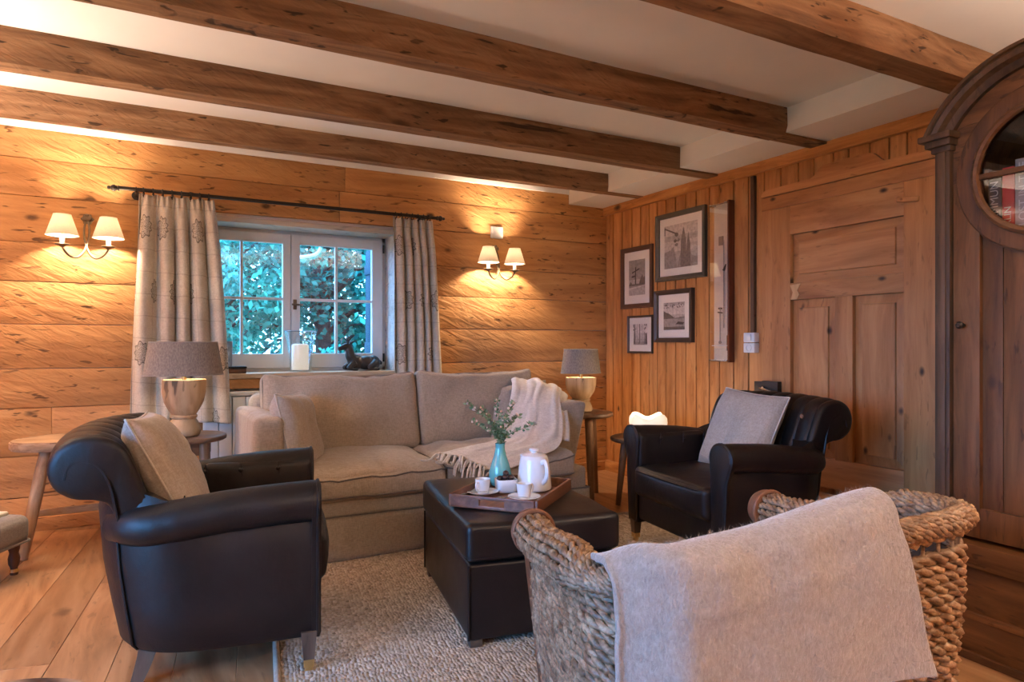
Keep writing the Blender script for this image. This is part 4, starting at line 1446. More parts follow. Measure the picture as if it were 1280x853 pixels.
def flare(p, f):
    """plan position at relative height f (0 floor, 1 rim)"""
    k = .86 + .14 * f + .05 * math.sin(PI * f) * .8
    q = Vector((p.x * k, (p.y - .05) * (k if p.y < 0 else lerp(1, k, .3)) + .05, 0))
    return q
rw = random.Random(6)
def rope(mb, pts, nrm, r, strand, pitch, ph=0.0, jit=.0016, k=2, n=5):
    d = 0
    paths = [[] for _ in range(k)]
    rad = [[] for _ in range(k)]
    for i, p in enumerate(pts):
        if i: d += (pts[i] - pts[i - 1]).length
        t = (pts[min(i + 1, len(pts) - 1)] - pts[max(i - 1, 0)]).normalized()
        nn = nrm[i]; bb = t.cross(nn).normalized()
        for s in range(k):
            a = 2 * PI * d / pitch + ph + 2 * PI * s / k
            paths[s].append(p + nn * math.cos(a) * r + bb * math.sin(a) * r * 1.15 + Vector((rw.uniform(-jit, jit), rw.uniform(-jit, jit), rw.uniform(-jit, jit))))
            rad[s].append(strand * (1 + .28 * nz((d * 18, s * 3.3, ph), 1.0)))
    for s in range(k): mb.tube(paths[s], rad[s], n)
M_HYA = Mat('HyacinthRope')
co = M_HYA.obj()
isl = M_HYA.n('NewGeometry').outputs['Random Per Island']
nn1 = M_HYA.noise(co, 26, 4, .65)
nn2 = M_HYA.noise(M_HYA.scale(co, (1, 1, 1.6)), 130, 3, .6)
f_ = M_HYA.math('ADD', M_HYA.math('MULTIPLY', nn1, .7), M_HYA.math('MULTIPLY', nn2, .3))
cc_ = M_HYA.ramp(f_, [(.30, (.055, .025, .012)), (.46, (.18, .098, .05)), (.60, (.35, .235, .14)), (.75, (.54, .42, .29))])
hs = M_HYA.n('HueSaturation', Color=cc_)
M_HYA.set(hs, 'Value', M_HYA.math('ADD', .75, M_HYA.math('MULTIPLY', isl, .5)))
M_HYA.P(Base_Color=hs.outputs[0], Roughness=.5, Normal=M_HYA.bump(nn2, .5, .003))
M_HYA = M_HYA.m
ROWS = 25
mb = MB()
for r_ in range(ROWS):
    f = r_ / (ROWS - 1)
    pts = []
    for p in WP:
        q = flare(p, .12 + .80 * f)
        q.z = .09 + (zrim(p) - (.028 if p.y < -.2 else lerp(.028, .052, sstep(-.2, 0, p.y))) - .09) * f
        pts.append(q)
    if r_ == ROWS - 2:
        a = int(len(pts) * .60); b = int(len(pts) * .72)      # worn gap in the weave
        rope(mb, pts[:a], WN[:a], .0062, .0088, .078, r_ * 1.9)
        rope(mb, pts[b:], WN[b:], .0062, .0088, .078, r_ * 1.9)
    else:
        rope(mb, pts, WN, .0062, .0088, .078, r_ * 1.9 + rw.uniform(0, 1))
mb.build('woven_shell', M_HYA, wick, sharp=None)
mb = MB()
for i in range(4, len(WP) - 3, 5):
    p = WP[i]
    mb.tube([flare(p, f) + Vector((0, 0, .07 + (zrim(p) - .08) * f)) - WN[i] * .004 for f in (.05, .3, .55, .8, .97)], .0042, 5)
mb.build('spokes', M_HYA, wick, sharp=None)
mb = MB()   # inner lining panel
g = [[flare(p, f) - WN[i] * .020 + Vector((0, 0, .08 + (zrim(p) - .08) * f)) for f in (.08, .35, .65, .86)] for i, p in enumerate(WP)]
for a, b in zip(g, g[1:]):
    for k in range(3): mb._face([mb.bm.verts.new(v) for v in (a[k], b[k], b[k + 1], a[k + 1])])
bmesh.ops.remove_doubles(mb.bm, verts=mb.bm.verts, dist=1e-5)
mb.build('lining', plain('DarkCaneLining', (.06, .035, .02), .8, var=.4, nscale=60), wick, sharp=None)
# thick braided rim running along arms and back
mb = MB()
for j in range(14):
    a = 2 * PI * j / 14
    pts = []
    for i, p in enumerate(WP):
        e = min(1, min(i, len(WP) - 1 - i) / 26)
        rad = .044
        if p.y < -.1: rad = lerp(rad, .019, sstep(-.05, -.22, p.y))
        q = flare(p, 1.0) + Vector((0, 0, zrim(p))) + WN[i] * (math.cos(a) * rad + .004) + Vector((0, 0, math.sin(a) * rad))
        pts.append(q)
    nr = [WN[i] * math.cos(a) + Vector((0, 0, math.sin(a))) for i in range(len(WP))]
    rope(mb, pts, nr, .0046, .0068, .042, j * 1.3)
mb.build('braided_rim', M_HYA, wick, sharp=None)
mb = MB()
mb.tube([flare(p, 1.0) + Vector((0, 0, zrim(p))) for p in WP], [lerp(.040, .013, sstep(-.05, -.22, p.y)) for p in WP], 8)
mb.build('rim_core', M_DARK, wick, sharp=None)
for s, idx in ((-1, 0), (1, len(WP) - 1)):
    p = flare(WP[idx], 1.0) + Vector((0, 0, zrim(WP[idx])))
    mb = MB()
    mb.tube([p + Vector((0, -.012, 0)), p + Vector((0, .016, 0)), p + Vector((0, .030, 0)), p + Vector((0, .036, 0))], [.057, .058, .052, .033], 28)
    mb.tube([p + Vector((.057 * math.cos(t), -.010, .057 * math.sin(t))) for t in [2 * PI * k / 28 for k in range(28)]], .006, 6, closed=True)
    mb.build('arm_cap', M_CAPLEATHER, wick, label='brown leather arm end cap', sharp=50)
    q = flare(WP[idx], .0)
    mb = MB()
    mb.loft([[(lerp(q.x, p.x, t) + a * w, p.y + .006 + b * w, z) for a, b in ((-1, -1), (1, -1), (1, 1), (-1, 1))] for t, z, w in ((0, 0, .016), (.5, .28, .02), (1, p.z - .04, .02))])
    mb.build('leg', W_DKLEG, wick)
for s in (-1, 1):
    mb = MB()
    mb.loft([[(s * .27 + a * w, -.19 - .03 * (1 - z / .16) + b * w, z) for a, b in ((-1, -1), (1, -1), (1, 1), (-1, 1))] for z, w in ((0, .017), (.16, .022))])
    mb.build('leg', W_DKLEG, wick)
mb = MB()
mb.puff((.32, .27, .06), .035, 10, bulge=(0, 0, .02), c=(0, .05, .37))
mb.build('seat_cushion', M_CREAM, wick, sharp=None)
mb = MB(); mb.puff((.34, .28, .025), .01, 6, c=(0, .04, .285)); mb.build('seat_frame', W_DKLEG, wick)

# blanket over the back
def fb(u):
    best = min((abs(p.x - u), p.y) for p in WP if p.y < .02)
    return best[1]
us = [(-.455 + .745 * i / 60) for i in range(61)]
def backline(u):
    u_ = max(-.44, min(.40, u))
    return -.318 + .10 * sstep(.34, .47, abs(u_))
def zt(u):
    return lerp(.668, .744, sstep(-.47, .2, u)) + .006 * math.sin(u * 9)
def bl(a, b):
    u0 = -.455 + .587 * a
    # b: 0 inside hem .. .34 top .. 1 outer hem
    front, back = .20, .285
    if a is None: return
    hang_in = lerp(.002, .20, sstep(.0, .20, a))
    t0 = lerp(.40, 0, sstep(0, .18, a))
    L_out = lerp(.185, .325, a) 
    r = lerp(.062, .050, sstep(0, .2, a))
    s = b * (hang_in + PI * r + L_out)
    yb = backline(u0)
    z = zt(u0) - .034 * sstep(.13, 0, a)
    sp = nz((a * 3, b * 3, 2), 1.6) * .010
    if s < hang_in:
        y, zz = yb + r * math.cos(PI * t0), z - r + r * math.sin(PI * t0) - (hang_in - s)
        y += .03 * (hang_in - s) / hang_in
    elif s < hang_in + PI * r:
        t = (s - hang_in) / (PI * r)
        t = t0 + (1 - t0) * t
        y, zz = yb + r * math.cos(PI * t), z - r + r * math.sin(PI * t)
    else:
        d = s - hang_in - PI * r
        y, zz = yb - r - .012 * min(1, d / .05) - .0 + .02 * d, z - r - d
        u0 += .115 * d * sstep(.55, 1, a) / .4 * 1.0 + (-.0 if a > .1 else 0)
    y -= sp if s > hang_in else 0
    zz += .006 * math.sin(a * 7 + 1) * sstep(.6, 1, b)
    return (u0, y, zz)
M_WOOL = Mat('FeltedWool')
co = M_WOOL.obj()
w1 = M_WOOL.noise(M_WOOL.scale(co, (1, 1, .45)), 170, 4, .7, .5)
w2 = M_WOOL.noise(co, 34, 4, .65)
cw = M_WOOL.ramp(M_WOOL.math('ADD', M_WOOL.math('MULTIPLY', w1, .7), M_WOOL.math('MULTIPLY', w2, .3)), [(.34, (.25, .208, .172)), (.52, (.32, .270, .228)), (.68, (.39, .337, .29))])
M_WOOL.P(Base_Color=cw, Roughness=.95, Sheen_Weight=.6, Sheen_Roughness=.4, Normal=M_WOOL.bump(w1, .5, .006, M_WOOL.bump(w2, .35, .012)))
M_WOOL.P(**{'Specular_IOR_Level': .1})
M_WOOL = M_WOOL.m
bkt = uvgrid(bl, 74, 84, 'wool_blanket', M_WOOL, None, .75, .7, .016, label='grey beige felted wool blanket over the woven chair back', cat='blanket')
bkt.location = WC; bkt.rotation_euler = (0, 0, WR)
bkt.modifiers.new('s', 'SUBSURF').levels = 1
# short loose fibres standing off the cloth
mb = MB()
rf = random.Random(21)
for k in range(5200):
    a, b = rf.random(), rf.uniform(.26, 1.0)
    p = Vector(bl(a, b)); q = Vector(bl(min(1, a + .01), b)); s_ = Vector(bl(a, min(1, b + .008)))
    n = (q - p).cross(s_ - p)
    if n.length < 1e-9: continue
    n.normalize()
    if n.y > 0 and b > .55: n = -n
    if n.z < 0 and b <= .55: n = -n
    d = (n * rf.uniform(.3, 1) + Vector((rf.uniform(-1, 1), rf.uniform(-.4, .4), rf.uniform(-1.2, .6)))).normalized()
    p = p + n * .008
    L = rf.uniform(.006, .013)
    w = Vector((rf.uniform(-1, 1), 0, rf.uniform(-1, 1))).normalized() * .00035
    v = [mb.bm.verts.new(x) for x in (p - w, p + w, p + d * L + n * .002)]
    mb._face(v)
mb.build('wool_fuzz', M_WOOL, bkt, recalc=False, sharp=None, kind='stuff')
# ------------------------------------------------------------------ side tables and stools
def round_table(loc, rad, h, legs, label, spread=.05, lr=.021, apron=False, rot=0.0, name='side_table'):
    t = empty(name, loc, rot, label, 'side table')
    mb = MB()
    mb.lathe([(0, h - .028), (rad - .012, h - .028), (rad - .002, h - .022), (rad, h - .012), (rad - .003, h - .003), (rad - .010, h), (0, h)], 56, fn=lambda a, z, r: r * (1 + .006 * math.sin(3 * a)))
    mb.build('table_top', W_OAKDK, t, sharp=60)
    if apron:
        mb = MB(); mb.lathe([(0, h - .10), (rad * .58, h - .10), (rad * .60, h - .095), (rad * .60, h - .027), (0, h - .027)], 40)
        mb.build('apron', W_OAKDK, t, sharp=50)
    for k in range(legs):
        a = 2 * PI * k / legs + .3
        p0 = Vector((rad * .62 * math.cos(a), rad * .62 * math.sin(a), h - .03))
        p1 = Vector(((rad * .62 + spread) * math.cos(a), (rad * .62 + spread) * math.sin(a), 0))
        mb = MB()
        mb.tube([p0, p0.lerp(p1, .3), p0.lerp(p1, .7), p1], [lr * 1.1, lr * 1.05, lr * .9, lr * .75], 12)
        mb.build('leg', W_OAKLEG, t, sharp=60)
    return t
round_table((.172, 4.03, 0), .205, .56, 4, 'round dark wooden side table at the left end of the sofa', .03, .024, True, .4)
round_table((2.60, 3.86, 0), .225, .585, 3, 'taller round wooden side table between sofa and corner', .045, .025, False, -2.05)
round_table((2.865, 3.50, 0), .225, .44, 3, 'lower round wooden side table behind the right armchair', .045, .022, False, 2.55)

# half-round rustic stool by the log wall
st = empty('stool', (-.36, 4.27, 0), R(6), 'weathered half-round wooden stool against the log wall', 'stool')
mb = MB()
pl = [(-.26 + .03 * nz((k, 0, 0), .9), 0) for k in range(1)]
pl = [(.27 * math.cos(a) * (1 + .02 * math.sin(5 * a)), -.10 + (.17 if math.sin(a) < 0 else .26) * math.sin(a) * (1 + .02 * math.cos(4 * a))) for a in [2 * PI * k / 40 for k in range(40)]]
mb.prism(pl, .515, .562, 'Z', .008)
mb.build('seat', W_RUST, st, sharp=50)
feet = [(-.16, -.20), (.17, -.20), (.16, .06), (-.16, .06)]
LP = []
for (x, y) in feet:
    p0 = Vector((x * .72, y * .7 - .02, .52)); p1 = Vector((x * 1.3, y * 1.1 - .02, 0))
    LP.append((p0, p1))
    mb = MB(); mb.tube([p0, p0.lerp(p1, .35), p0.lerp(p1, .75), p1], [.024, .028, .025, .021], 12)
    mb.build('leg', W_RUSTV, st, sharp=60)
for i, j, z in ((0, 3, .18), (1, 2, .18)):
    a = LP[i][0].lerp(LP[i][1], 1 - z / .5); b = LP[j][0].lerp(LP[j][1], 1 - z / .5)
    mb = MB(); mb.box((a + b) / 2, ((b - a).length, .026, .034), .005, (0, 0, math.atan2((b - a).y, (b - a).x))); mb.build('stretcher', W_RUST, st)
a = (LP[0][0].lerp(LP[0][1], .64) + LP[3][0].lerp(LP[3][1], .64)) / 2; b = (LP[1][0].lerp(LP[1][1], .64) + LP[2][0].lerp(LP[2][1], .64)) / 2
mb = MB(); mb.box((a + b) / 2, ((b - a).length, .026, .034), .005); mb.build('stretcher', W_RUST, st)

# grey upholstered footstool at the left edge
fo = empty('footstool', (-.77, 3.76, 0), R(-28), 'grey upholstered footstool with dark turned legs at the left edge', 'footstool')
mb = MB()
mb.puff((.24, .17, .062), .035, 10, bulge=(.006, .006, .02), c=(0, 0, .205))
cu = mb.build('cushion', M_GREYFAB, fo, sharp=None)
mb = MB(); mb.tube(loop_piping((.242, .172), .035, .150, 0), .006, 6, closed=True); mb.build('piping', M_GREYFAB, cu)
mb = MB(); mb.puff((.19, .125, .012), .01, 6, c=(-.02, .0, .278)); mb.build('cover', M_CREAM, fo, sharp=None)
for sx in (1, -1):
    for sy in (1, -1):
        mb = MB(); mb.lathe([(0, 0), (.016, 0), (.018, .018), (.014, .03), (.022, .05), (.024, .075), (.018, .10), (.024, .12), (.024, .15), (0, .15)], 16, (sx * .19, sy * .125, 0))
        lg = mb.build('leg', W_DKLEG, fo, sharp=60)
        mb = MB(); mb.lathe([(.0178, .012), (.0195, .014), (.0195, .024), (.016, .027)], 16, (sx * .19, sy * .125, 0)); mb.build('brass_ring', M_BRASS, lg)
# round log stump table in the lower left corner
sp_ = empty('log_table', (-.235, 1.335, 0), .3, 'round log-slice table top at the lower left corner', 'side table')
mb = MB()
mb.lathe([(0, .40), (.15, .40), (.158, .41), (.16, .435), (.154, .448), (0, .45)], 48, fn=lambda a, z, r: r * (1 + .02 * math.sin(3 * a + 1) + .01 * math.sin(7 * a)))
mb.build('table_top', W_RUST, sp_, sharp=60)
mb = MB(); mb.box((.05, .085, .4496), (.05, .008, .004), .001, (0, 0, 1.1)); mb.build('crack', M_DARK, sp_)
for k in range(3):
    a = 2 * PI * k / 3
    mb = MB(); mb.tube([(.08 * math.cos(a), .08 * math.sin(a), .405), (.14 * math.cos(a), .14 * math.sin(a), 0)], [.02, .015], 10); mb.build('leg', W_RUSTV, sp_)

# ------------------------------------------------------------------ table lamps
def point(loc, power, col, rad, name, parent=None):
    l = bpy.data.lights.new(name, 'POINT')
    l.energy = power; l.color = col; l.shadow_soft_size = rad
    o = bpy.data.objects.new(name, l)
    COL.objects.link(o); o.location = loc
    if parent: o.parent = parent
    return o
WARM = (1.0, .76, .53)
def table_lamp(loc, k, sb, stp, sh, gap, oval, label, power, ph):
    t = empty('table_lamp', loc, .2, label, 'table lamp')
    prof = [(0, 0), (.072, 0), (.082, .008), (.084, .03), (.070, .075), (.058, .092), (.066, .098), (.067, .108), (.060, .114), (.074, .135), (.096, .18), (.106, .23), (.108, .285), (.107, .298), (.100, .300), (.094, .296), (.088, .278), (0, .272)]
    kz = ph / .30
    mb = MB()
    mb.lathe([(r * k, z * kz) for r, z in prof], 40, fn=lambda a, z, r: r * (1 + .022 * math.sin(2 * a + 9 * z) + .012 * nz((math.cos(a) * 2, math.sin(a) * 2, z * 12), 1.0)))
    base = mb.build('base', W_POT, t, sharp=50)
    mb = MB()
    mb.tube([(.072 * k * math.cos(-1.9) * 1.04, .072 * k * math.sin(-1.9) * 1.04, .002), (.070 * k * math.cos(-1.87) * 1.03, .070 * k * math.sin(-1.87) * 1.03, .05 * kz), (.062 * k * math.cos(-1.9), .062 * k * math.sin(-1.9), .085 * kz)], [.005, .004, .001], 5)
    mb.build('crack', M_DARK, base)
    z0 = ph + gap
    mb = MB(); mb.lathe([(0, ph - .04), (.012, ph - .04), (.012, z0 - .004), (.016, z0), (.016, z0 + .04), (.011, z0 + .045), (0, z0 + .045)], 16)
    mb.build('stem', M_BRASS, t, sharp=40)
    mb = MB()
    mb.lathe([(sb, z0), (lerp(sb, stp, .5), z0 + sh * .5), (stp, z0 + sh), (stp - .004, z0 + sh), (lerp(sb, stp, .5) - .004, z0 + sh * .5), (sb - .004, z0)], 64, sx=1.0, sy=oval)
    mb.lathe([(sb - .004, z0), (sb, z0)], 64, sy=oval)
    shd = mb.build('lamp_shade', M_SHADEG, t, sharp=60)
    mb = MB()
    for r, z in ((sb, z0 + .002), (stp, z0 + sh - .002)):
        mb.tube([(r * math.cos(a), r * oval * math.sin(a), z) for a in [2 * PI * q / 64 for q in range(64)]], .0028, 6, closed=True)
    for a in (0, PI / 2, PI, 1.5 * PI):
        mb.tube([(stp * math.cos(a), stp * oval * math.sin(a), z0 + sh - .004), (0, 0, z0 + sh - .03)], .0015, 5)
    mb.build('shade_rim', M_GREYFAB, shd)
    mb = MB(); mb.ball((0, 0, z0 + .085), .026, 14, sz=1.25); mb.build('bulb', M_BULB, t)
    point((0, 0, z0 + .08), power, WARM, .03, 'lamp_light', t)
    return t
table_lamp((.162, 4.00, .5605), .98, .198, .168, .178, .022, .72, 'carved wooden table lamp with grey shade left of the sofa', 8, .30)
table_lamp((2.615, 3.875, .5855), .98, .152, .128, .165, .028, .8, 'carved wooden table lamp with grey shade right of the sofa', 7, .235)

# ------------------------------------------------------------------ wall sconces
def sconce(cx, label, power):
    t = empty('wall_sconce', (cx, WY - .002, 1.56), 0, label, 'wall lamp', 'twin-shade wall sconces')
    mb = MB()
    mb.lathe([(0, 0), (.030, 0), (.030, .006), (.018, .012), (.012, .028), (0, .03)], 20, fn=lambda a, z, r: r * (1 + .16 * math.cos(6 * a)))
    mb.xf(Matrix.Translation((0, -.002, .21)) @ Matrix.Rotation(PI / 2, 4, 'X'))
    mb.ball((0, -.036, .225), .012, 10); mb.ball((0, -.034, .196), .010, 10)
    mb.box((0, -.03, .21), (.045, .03, .03), .01)
    mb.build('wall_plate', M_IRONBR, t)
    for s in (-1, 1):
        yy = -.132
        pts = catmull([V(-s * .004, -.034, .205), V(-s * .012, -.05, .15), V(-s * .010, -.07, .09), V(s * .012, -.09, .010), V(s * .045, -.11, -.026), V(s * .082, -.125, -.014), V(s * .105, yy, .016), V(s * .109, yy, .034)], 6)
        mb = MB(); mb.tube(pts, .0056, 8)
        arm = mb.build('arm', M_IRONBR, t)
        c = (s * .110, yy, 0)
        mb = MB(); mb.lathe([(0, .028), (.010, .028), (.016, .034), (.034, .040), (.036, .043), (.034, .045), (0, .042)], 24, c); mb.build('drip_pan', M_IRONBR, t, sharp=50)
        mb = MB(); mb.lathe([(0, .042), (.0125, .042), (.0125, .135), (.010, .138), (0, .138)], 20, c); mb.build('candle_tube', M_CANDLETUBE, t, sharp=50)
        mb = MB()
        mb.lathe([(.080, .090), (.0612, .150), (.0425, .208)], 40, c)
        mb.lathe([(.078, .090), (.0594, .150), (.041, .208)], 40, c)
        mb.lathe([(.0425, .208), (.041, .208)], 40, c); mb.lathe([(.080, .090), (.078, .090)], 40, c)
        sh = mb.build('lamp_shade', M_SHADEW, t, sharp=60)
        mb = MB()
        for r, z in ((.080, .091), (.0425, .207)):
            mb = MB(); mb.tube([(c[0] + r * math.cos(a), c[1] + r * math.sin(a), z) for a in [2 * PI * q / 40 for q in range(40)]], .0018, 6, closed=True)
            mb.build('shade_trim', M_CREAM, sh)
        mb = MB(); mb.ball((c[0], c[1], .155), .013, 12, sz=1.6); mb.build('bulb', M_BULB, t)
        point((c[0], c[1], .150), power, WARM, .018, 'sconce_light', t)
    return t
sconce(-.316, 'twin-shade wall sconce on the log wall left of the curtains', 28)
sconce(2.313, 'twin-shade wall sconce on the log wall right of the curtains', 34)
pt_ = empty('wall_plate', (2.337, WY - .001, 1.90), 0, 'square white blank plate on the logs above the right sconce', 'wall plate')
mb = MB(); mb.box2((-.051, -.012, -.045), (.051, .002, .045), .004); mb.box2((-.045, -.015, -.039), (.045, -.008, .039), .003)
mb.build('cover', M_PLASTIC, pt_)

# ------------------------------------------------------------------ curtains
CY = 4.43
rod = empty('curtain_rod', (0, CY, 1.932), 0, 'long dark iron curtain rod with ball finials above the window', 'curtain rod')
mb = MB(); mb.tube([(-.150, 0, .003), (1.775, 0, 0)], .0115, 14); mb.build('pole', M_IRON, rod)
for s, x in ((-1, -.150), (1, 1.775)):
    mb = MB()
    mb.lathe([(0, 0), (.014, 0), (.016, .005), (.011, .010), (.013, .015), (.019, .024), (.019, .032), (.012, .042), (.008, .046), (.011, .052), (.008, .060), (0, .062)], 18)
    mb.xf(Matrix.Translation((x, 0, 0)) @ Matrix.Rotation(s * PI / 2, 4, 'Y'))
    mb.build('finial', M_IRON, rod)
for x in (-.068, 1.71):
    mb = MB(); mb.tube([(x, .0, 0), (x, WY - CY - .004, .0)], .008, 8); mb.tube([(x, WY - CY - .008, 0), (x, WY - CY, 0)], .026, 16)
    mb.tube([(x, .014 * math.cos(a), .014 * math.sin(a)) for a in [2 * PI * k / 16 for k in range(16)]], .0045, 6, closed=True)
    mb.build('bracket', M_IRON, rod)
def curtain(xt0, xt1, xb0, xb1, zt_, zb0, zb1, folds, label, rings_, seed):
    root = empty('curtain', ((xt0 + xt1) / 2, CY, 1.905), 0, label, 'curtain', 'patterned linen curtains')
    cx = (xt0 + xt1) / 2
    def fn(a, b):
        k = b
        x = lerp(lerp(xt0, xt1, a), lerp(xb0, xb1, a), k ** .8) - cx
        ph = a * folds * 2 * PI + nz((a * 3, b * .7, seed), 1.0) * 2.2
        amp = lerp(.012, .040, sstep(0, .2, b)) * (1 + .5 * nz((a * 5, b * .8, seed + 2), 1.0))
        amp *= lerp(1, .72, sstep(.6, 1, b))
        hd = (1 - sstep(.02, .07, b)) * .008 * math.sin(a * folds * 6 * PI)
        y = math.sin(ph) * amp + hd + nz((a * 9, b * 2, seed), 1.0) * .006
        x += math.cos(ph) * amp * .28
        z = lerp(0, lerp(zb0, zb1, a) - 1.905, b) + (.016 * (1 - b) if False else 0) + .014 * (1 - sstep(0, .03, b)) * (.5 + .5 * math.sin(a * folds * 2 * PI + .5))
        return (x, y, z)
    uvgrid(fn, int(folds * 26), 90, 'cloth', M_CURT, root, (xb1 - xb0) * 2.0, 1.905 - (zb0 + zb1) / 2, .0025)
    for k in range(rings_):
        a = (k + .5) / rings_
        x = lerp(xt0, xt1, a) - cx
        mb = MB()
        mb.tube([(x + .003 * math.sin(t * 2), .021 * math.cos(t), .027 + .021 * math.sin(t) - .006) for t in [2 * PI * q / 18 for q in range(18)]], .0035, 6, closed=True)
        mb.tube([(x, 0, .004), (x, 0, -.012)], .0022, 5)
        mb.build('ring', M_IRON, root)
    return root
curtain(-.055, .338, -.105, .43, 1.905, .625, .565, 5, 'wide patterned linen curtain on the left of the window', 8, 3)
curtain(1.455, 1.738, 1.462, 1.825, 1.905, .60, .60, 5, 'narrow patterned linen curtain on the right of the window', 7, 8)

# ------------------------------------------------------------------ radiator
ra = empty('radiator', (.88, 4.53, .12), 0, 'white ribbed panel radiator behind the sofa', 'radiator')
mb = MB()
x = -.585
while x < .58:
    mb.box2((x + .002, -.03, .01), (x + .076, .02, .60), .006); x += .078
mb.build('front_panel', M_RADI, ra)
mb = MB(); mb.box2((-.59, -.03, .605), (.59, .055, .63), .006); mb.box2((-.59, -.02, 0), (-.57, .055, .61), .003); mb.box2((.57, -.02, 0), (.59, .055, .61), .003); mb.box2((-.57, .02, .0), (.57, .05, .6)); mb.build('casing', M_RADI, ra)
for x in (-.45, .45):
    mb = MB(); mb.tube([(x, .02, .02), (x, .02, -.12)], .011, 10); mb.build('pipe', M_RADI, ra)

# ------------------------------------------------------------------ things on the window sill
SZ = .8622
hu = empty('hurricane_glass', (.895, 4.675, SZ), 0, 'clear glass hurricane vase on the window sill', 'candle holder')
mb = MB()
mb.lathe([(0, .0), (.064, .0), (.070, .006), (.072, .03), (.080, .14), (.090, .21), (.106, .272), (.104, .273), (.0875, .211), (.0775, .14), (.069, .032), (.062, .014), (0, .012)], 48)
mb.build('vase', M_VASEGLASS, hu, sharp=50)
mb = MB(); mb.tube([(.105 * math.cos(a), .105 * math.sin(a), .2725) for a in [2 * PI * q / 48 for q in range(48)]], .0022, 6, closed=True); mb.build('rim', plain('GlassRim', (.55, .66, .70), .1, Transmission_Weight=.6), hu)
ca_ = empty('candle', (.892, 4.675, SZ + .0135), 0, 'thick cream pillar candle inside the glass vase', 'candle')
mb = MB(); mb.lathe([(0, 0), (.053, 0), (.055, .004), (.055, .158), (.052, .168), (.043, .174), (.03, .170), (0, .166)], 36, fn=lambda a, z, r: r * (1 + .012 * math.sin(2 * a + 20 * z))); mb.build('wax', M_WAX, ca_, sharp=60)
mb = MB(); mb.tube([(0, 0, .165), (.002, 0, .182)], .0015, 5); mb.build('wick', M_DARK, ca_)

de = empty('deer_figurine', (1.30, 4.67, SZ), R(4), 'dark reclining deer figurine on the right of the window sill', 'figurine')
mb = MB()
mb.ball((.045, 0, .055), .05, 20, sx=1.5, sy=1.0, sz=1.0)
mb.ball((.095, 0, .055), .048, 20, sx=1.0, sy=1.05, sz=1.05)
mb.ball((-.035, 0, .060), .050, 20, sx=1.15, sy=.92, sz=1.05)
mb.tube(catmull([V(-.035, 0, .065), V(-.066, 0, .095), V(-.078, 0, .130), V(-.082, 0, .160), V(-.090, 0, .172)], 5), [lerp(.042, .022, k / 20) for k in range(21)], 12)
mb.tube(catmull([V(-.076, 0, .172), V(-.098, 0, .170), V(-.125, 0, .162), V(-.150, 0, .153), V(-.160, 0, .150)], 5), [.018, .021, .023, .024, .025, .0245, .024, .023, .022, .021, .020, .0185, .0175, .0165, .016, .0155, .015, .0145, .014, .012, .008], 12)
for s in (1, -1):
    mb.tube(catmull([V(.10, s * .040, .055), V(.065, s * .058, .035), V(.045, s * .060, .020), V(.085, s * .066, .013), V(.115, s * .064, .011)], 5), [lerp(.030, .010, min(1, k / 14)) for k in range(21)], 10)
    mb.tube(catmull([V(-.05, s * .034, .055), V(-.085, s * .045, .035), V(-.100, s * .046, .020), V(-.070, s * .052, .012), V(-.035, s * .052, .010)], 5), [lerp(.022, .009, min(1, k / 14)) for k in range(21)], 10)
mb.tube([(.135, 0, .065), (.152, 0, .052), (.155, 0, .04)], [.014, .012, .006], 8)
bo = mb.build('body', M_BRONZE, de, sharp=None)
rm_ = bo.modifiers.new('join', 'REMESH'); rm_.mode = 'VOXEL'; rm_.voxel_size = .0035; rm_.use_smooth_shade = True
sm_ = bo.modifiers.new('smooth', 'SMOOTH'); sm_.factor = .5; sm_.iterations = 4
mb = MB()
for s in (1, -1):
    mb = MB()
    mb.tube(catmull([V(-.080, s * .014, .184), V(-.070, s * .034, .198), V(-.058, s * .052, .206), V(-.050, s * .064, .208)], 4), [lerp(.008, .002, abs(k - 5) / 8) + .003 for k in range(13)], 8, flat=.5)
    mb.build('ear', M_BRONZE, de)
for s in (1, -1):
    mb = MB()
    mb.tube(catmull([V(-.094, s * .010, .186), V(-.090, s * .020, .208), V(-.074, s * .028, .228), V(-.052, s * .028, .248)], 5), [.0065] * 8 + [.0055] * 7 + [.003], 6)
    mb.tube([(-.090, s * .020, .208), (-.110, s * .028, .232)], [.0055, .003], 6)
    mb.tube([(-.074, s * .028, .228), (-.080, s * .040, .250)], [.005, .0025], 6)
    mb.build('antler', M_BRONZE, de)
pf = empty('photo_frame', (.395, 4.655, SZ), R(-14), 'small standing photo frame half hidden by the left curtain', 'photo frame')
mb = MB()
prof = [(0, 0), (0, -.012), (.014, -.012), (.014, 0)]
mb.loft([[(cx + sx * a, b, cz + sz * a) for a, b in prof] for cx, cz, sx, sz in ((-.07, 0, 1, 1), (.07, 0, -1, 1), (.07, .205, -1, -1), (-.07, .205, 1, -1))], closed_path=True)
mb.xf(Matrix.Rotation(R(-8), 4, 'X')); mb.build('frame', plain('SilverBlueFrame', (.20, .21, .25), .35, metal=.5), pf, sharp=20)
mb = MB(); mb.box2((-.06, -.006, .01), (.06, .004, .195)); mb.xf(Matrix.Rotation(R(-8), 4, 'X')); mb.build('picture', plain('FadedPicture', (.22, .24, .30), .4, var=.4, nscale=20), pf)
mb = MB(); mb.box((0, .035, .075), (.03, .004, .155), 0, (R(22), 0, 0)); mb.build('strut', M_DARK, pf)
bx = empty('wooden_box', (.475, 4.615, SZ), R(3), 'flat dark wooden box on the left end of the window sill', 'box')
mb = MB(); mb.box2((-.065, -.04, 0), (.065, .04, .03), .003); mb.build('base', W_TRAY, bx)
mb = MB(); mb.box2((-.068, -.043, .031), (.068, .043, .044), .004); mb.build('lid', M_DARK, bx)

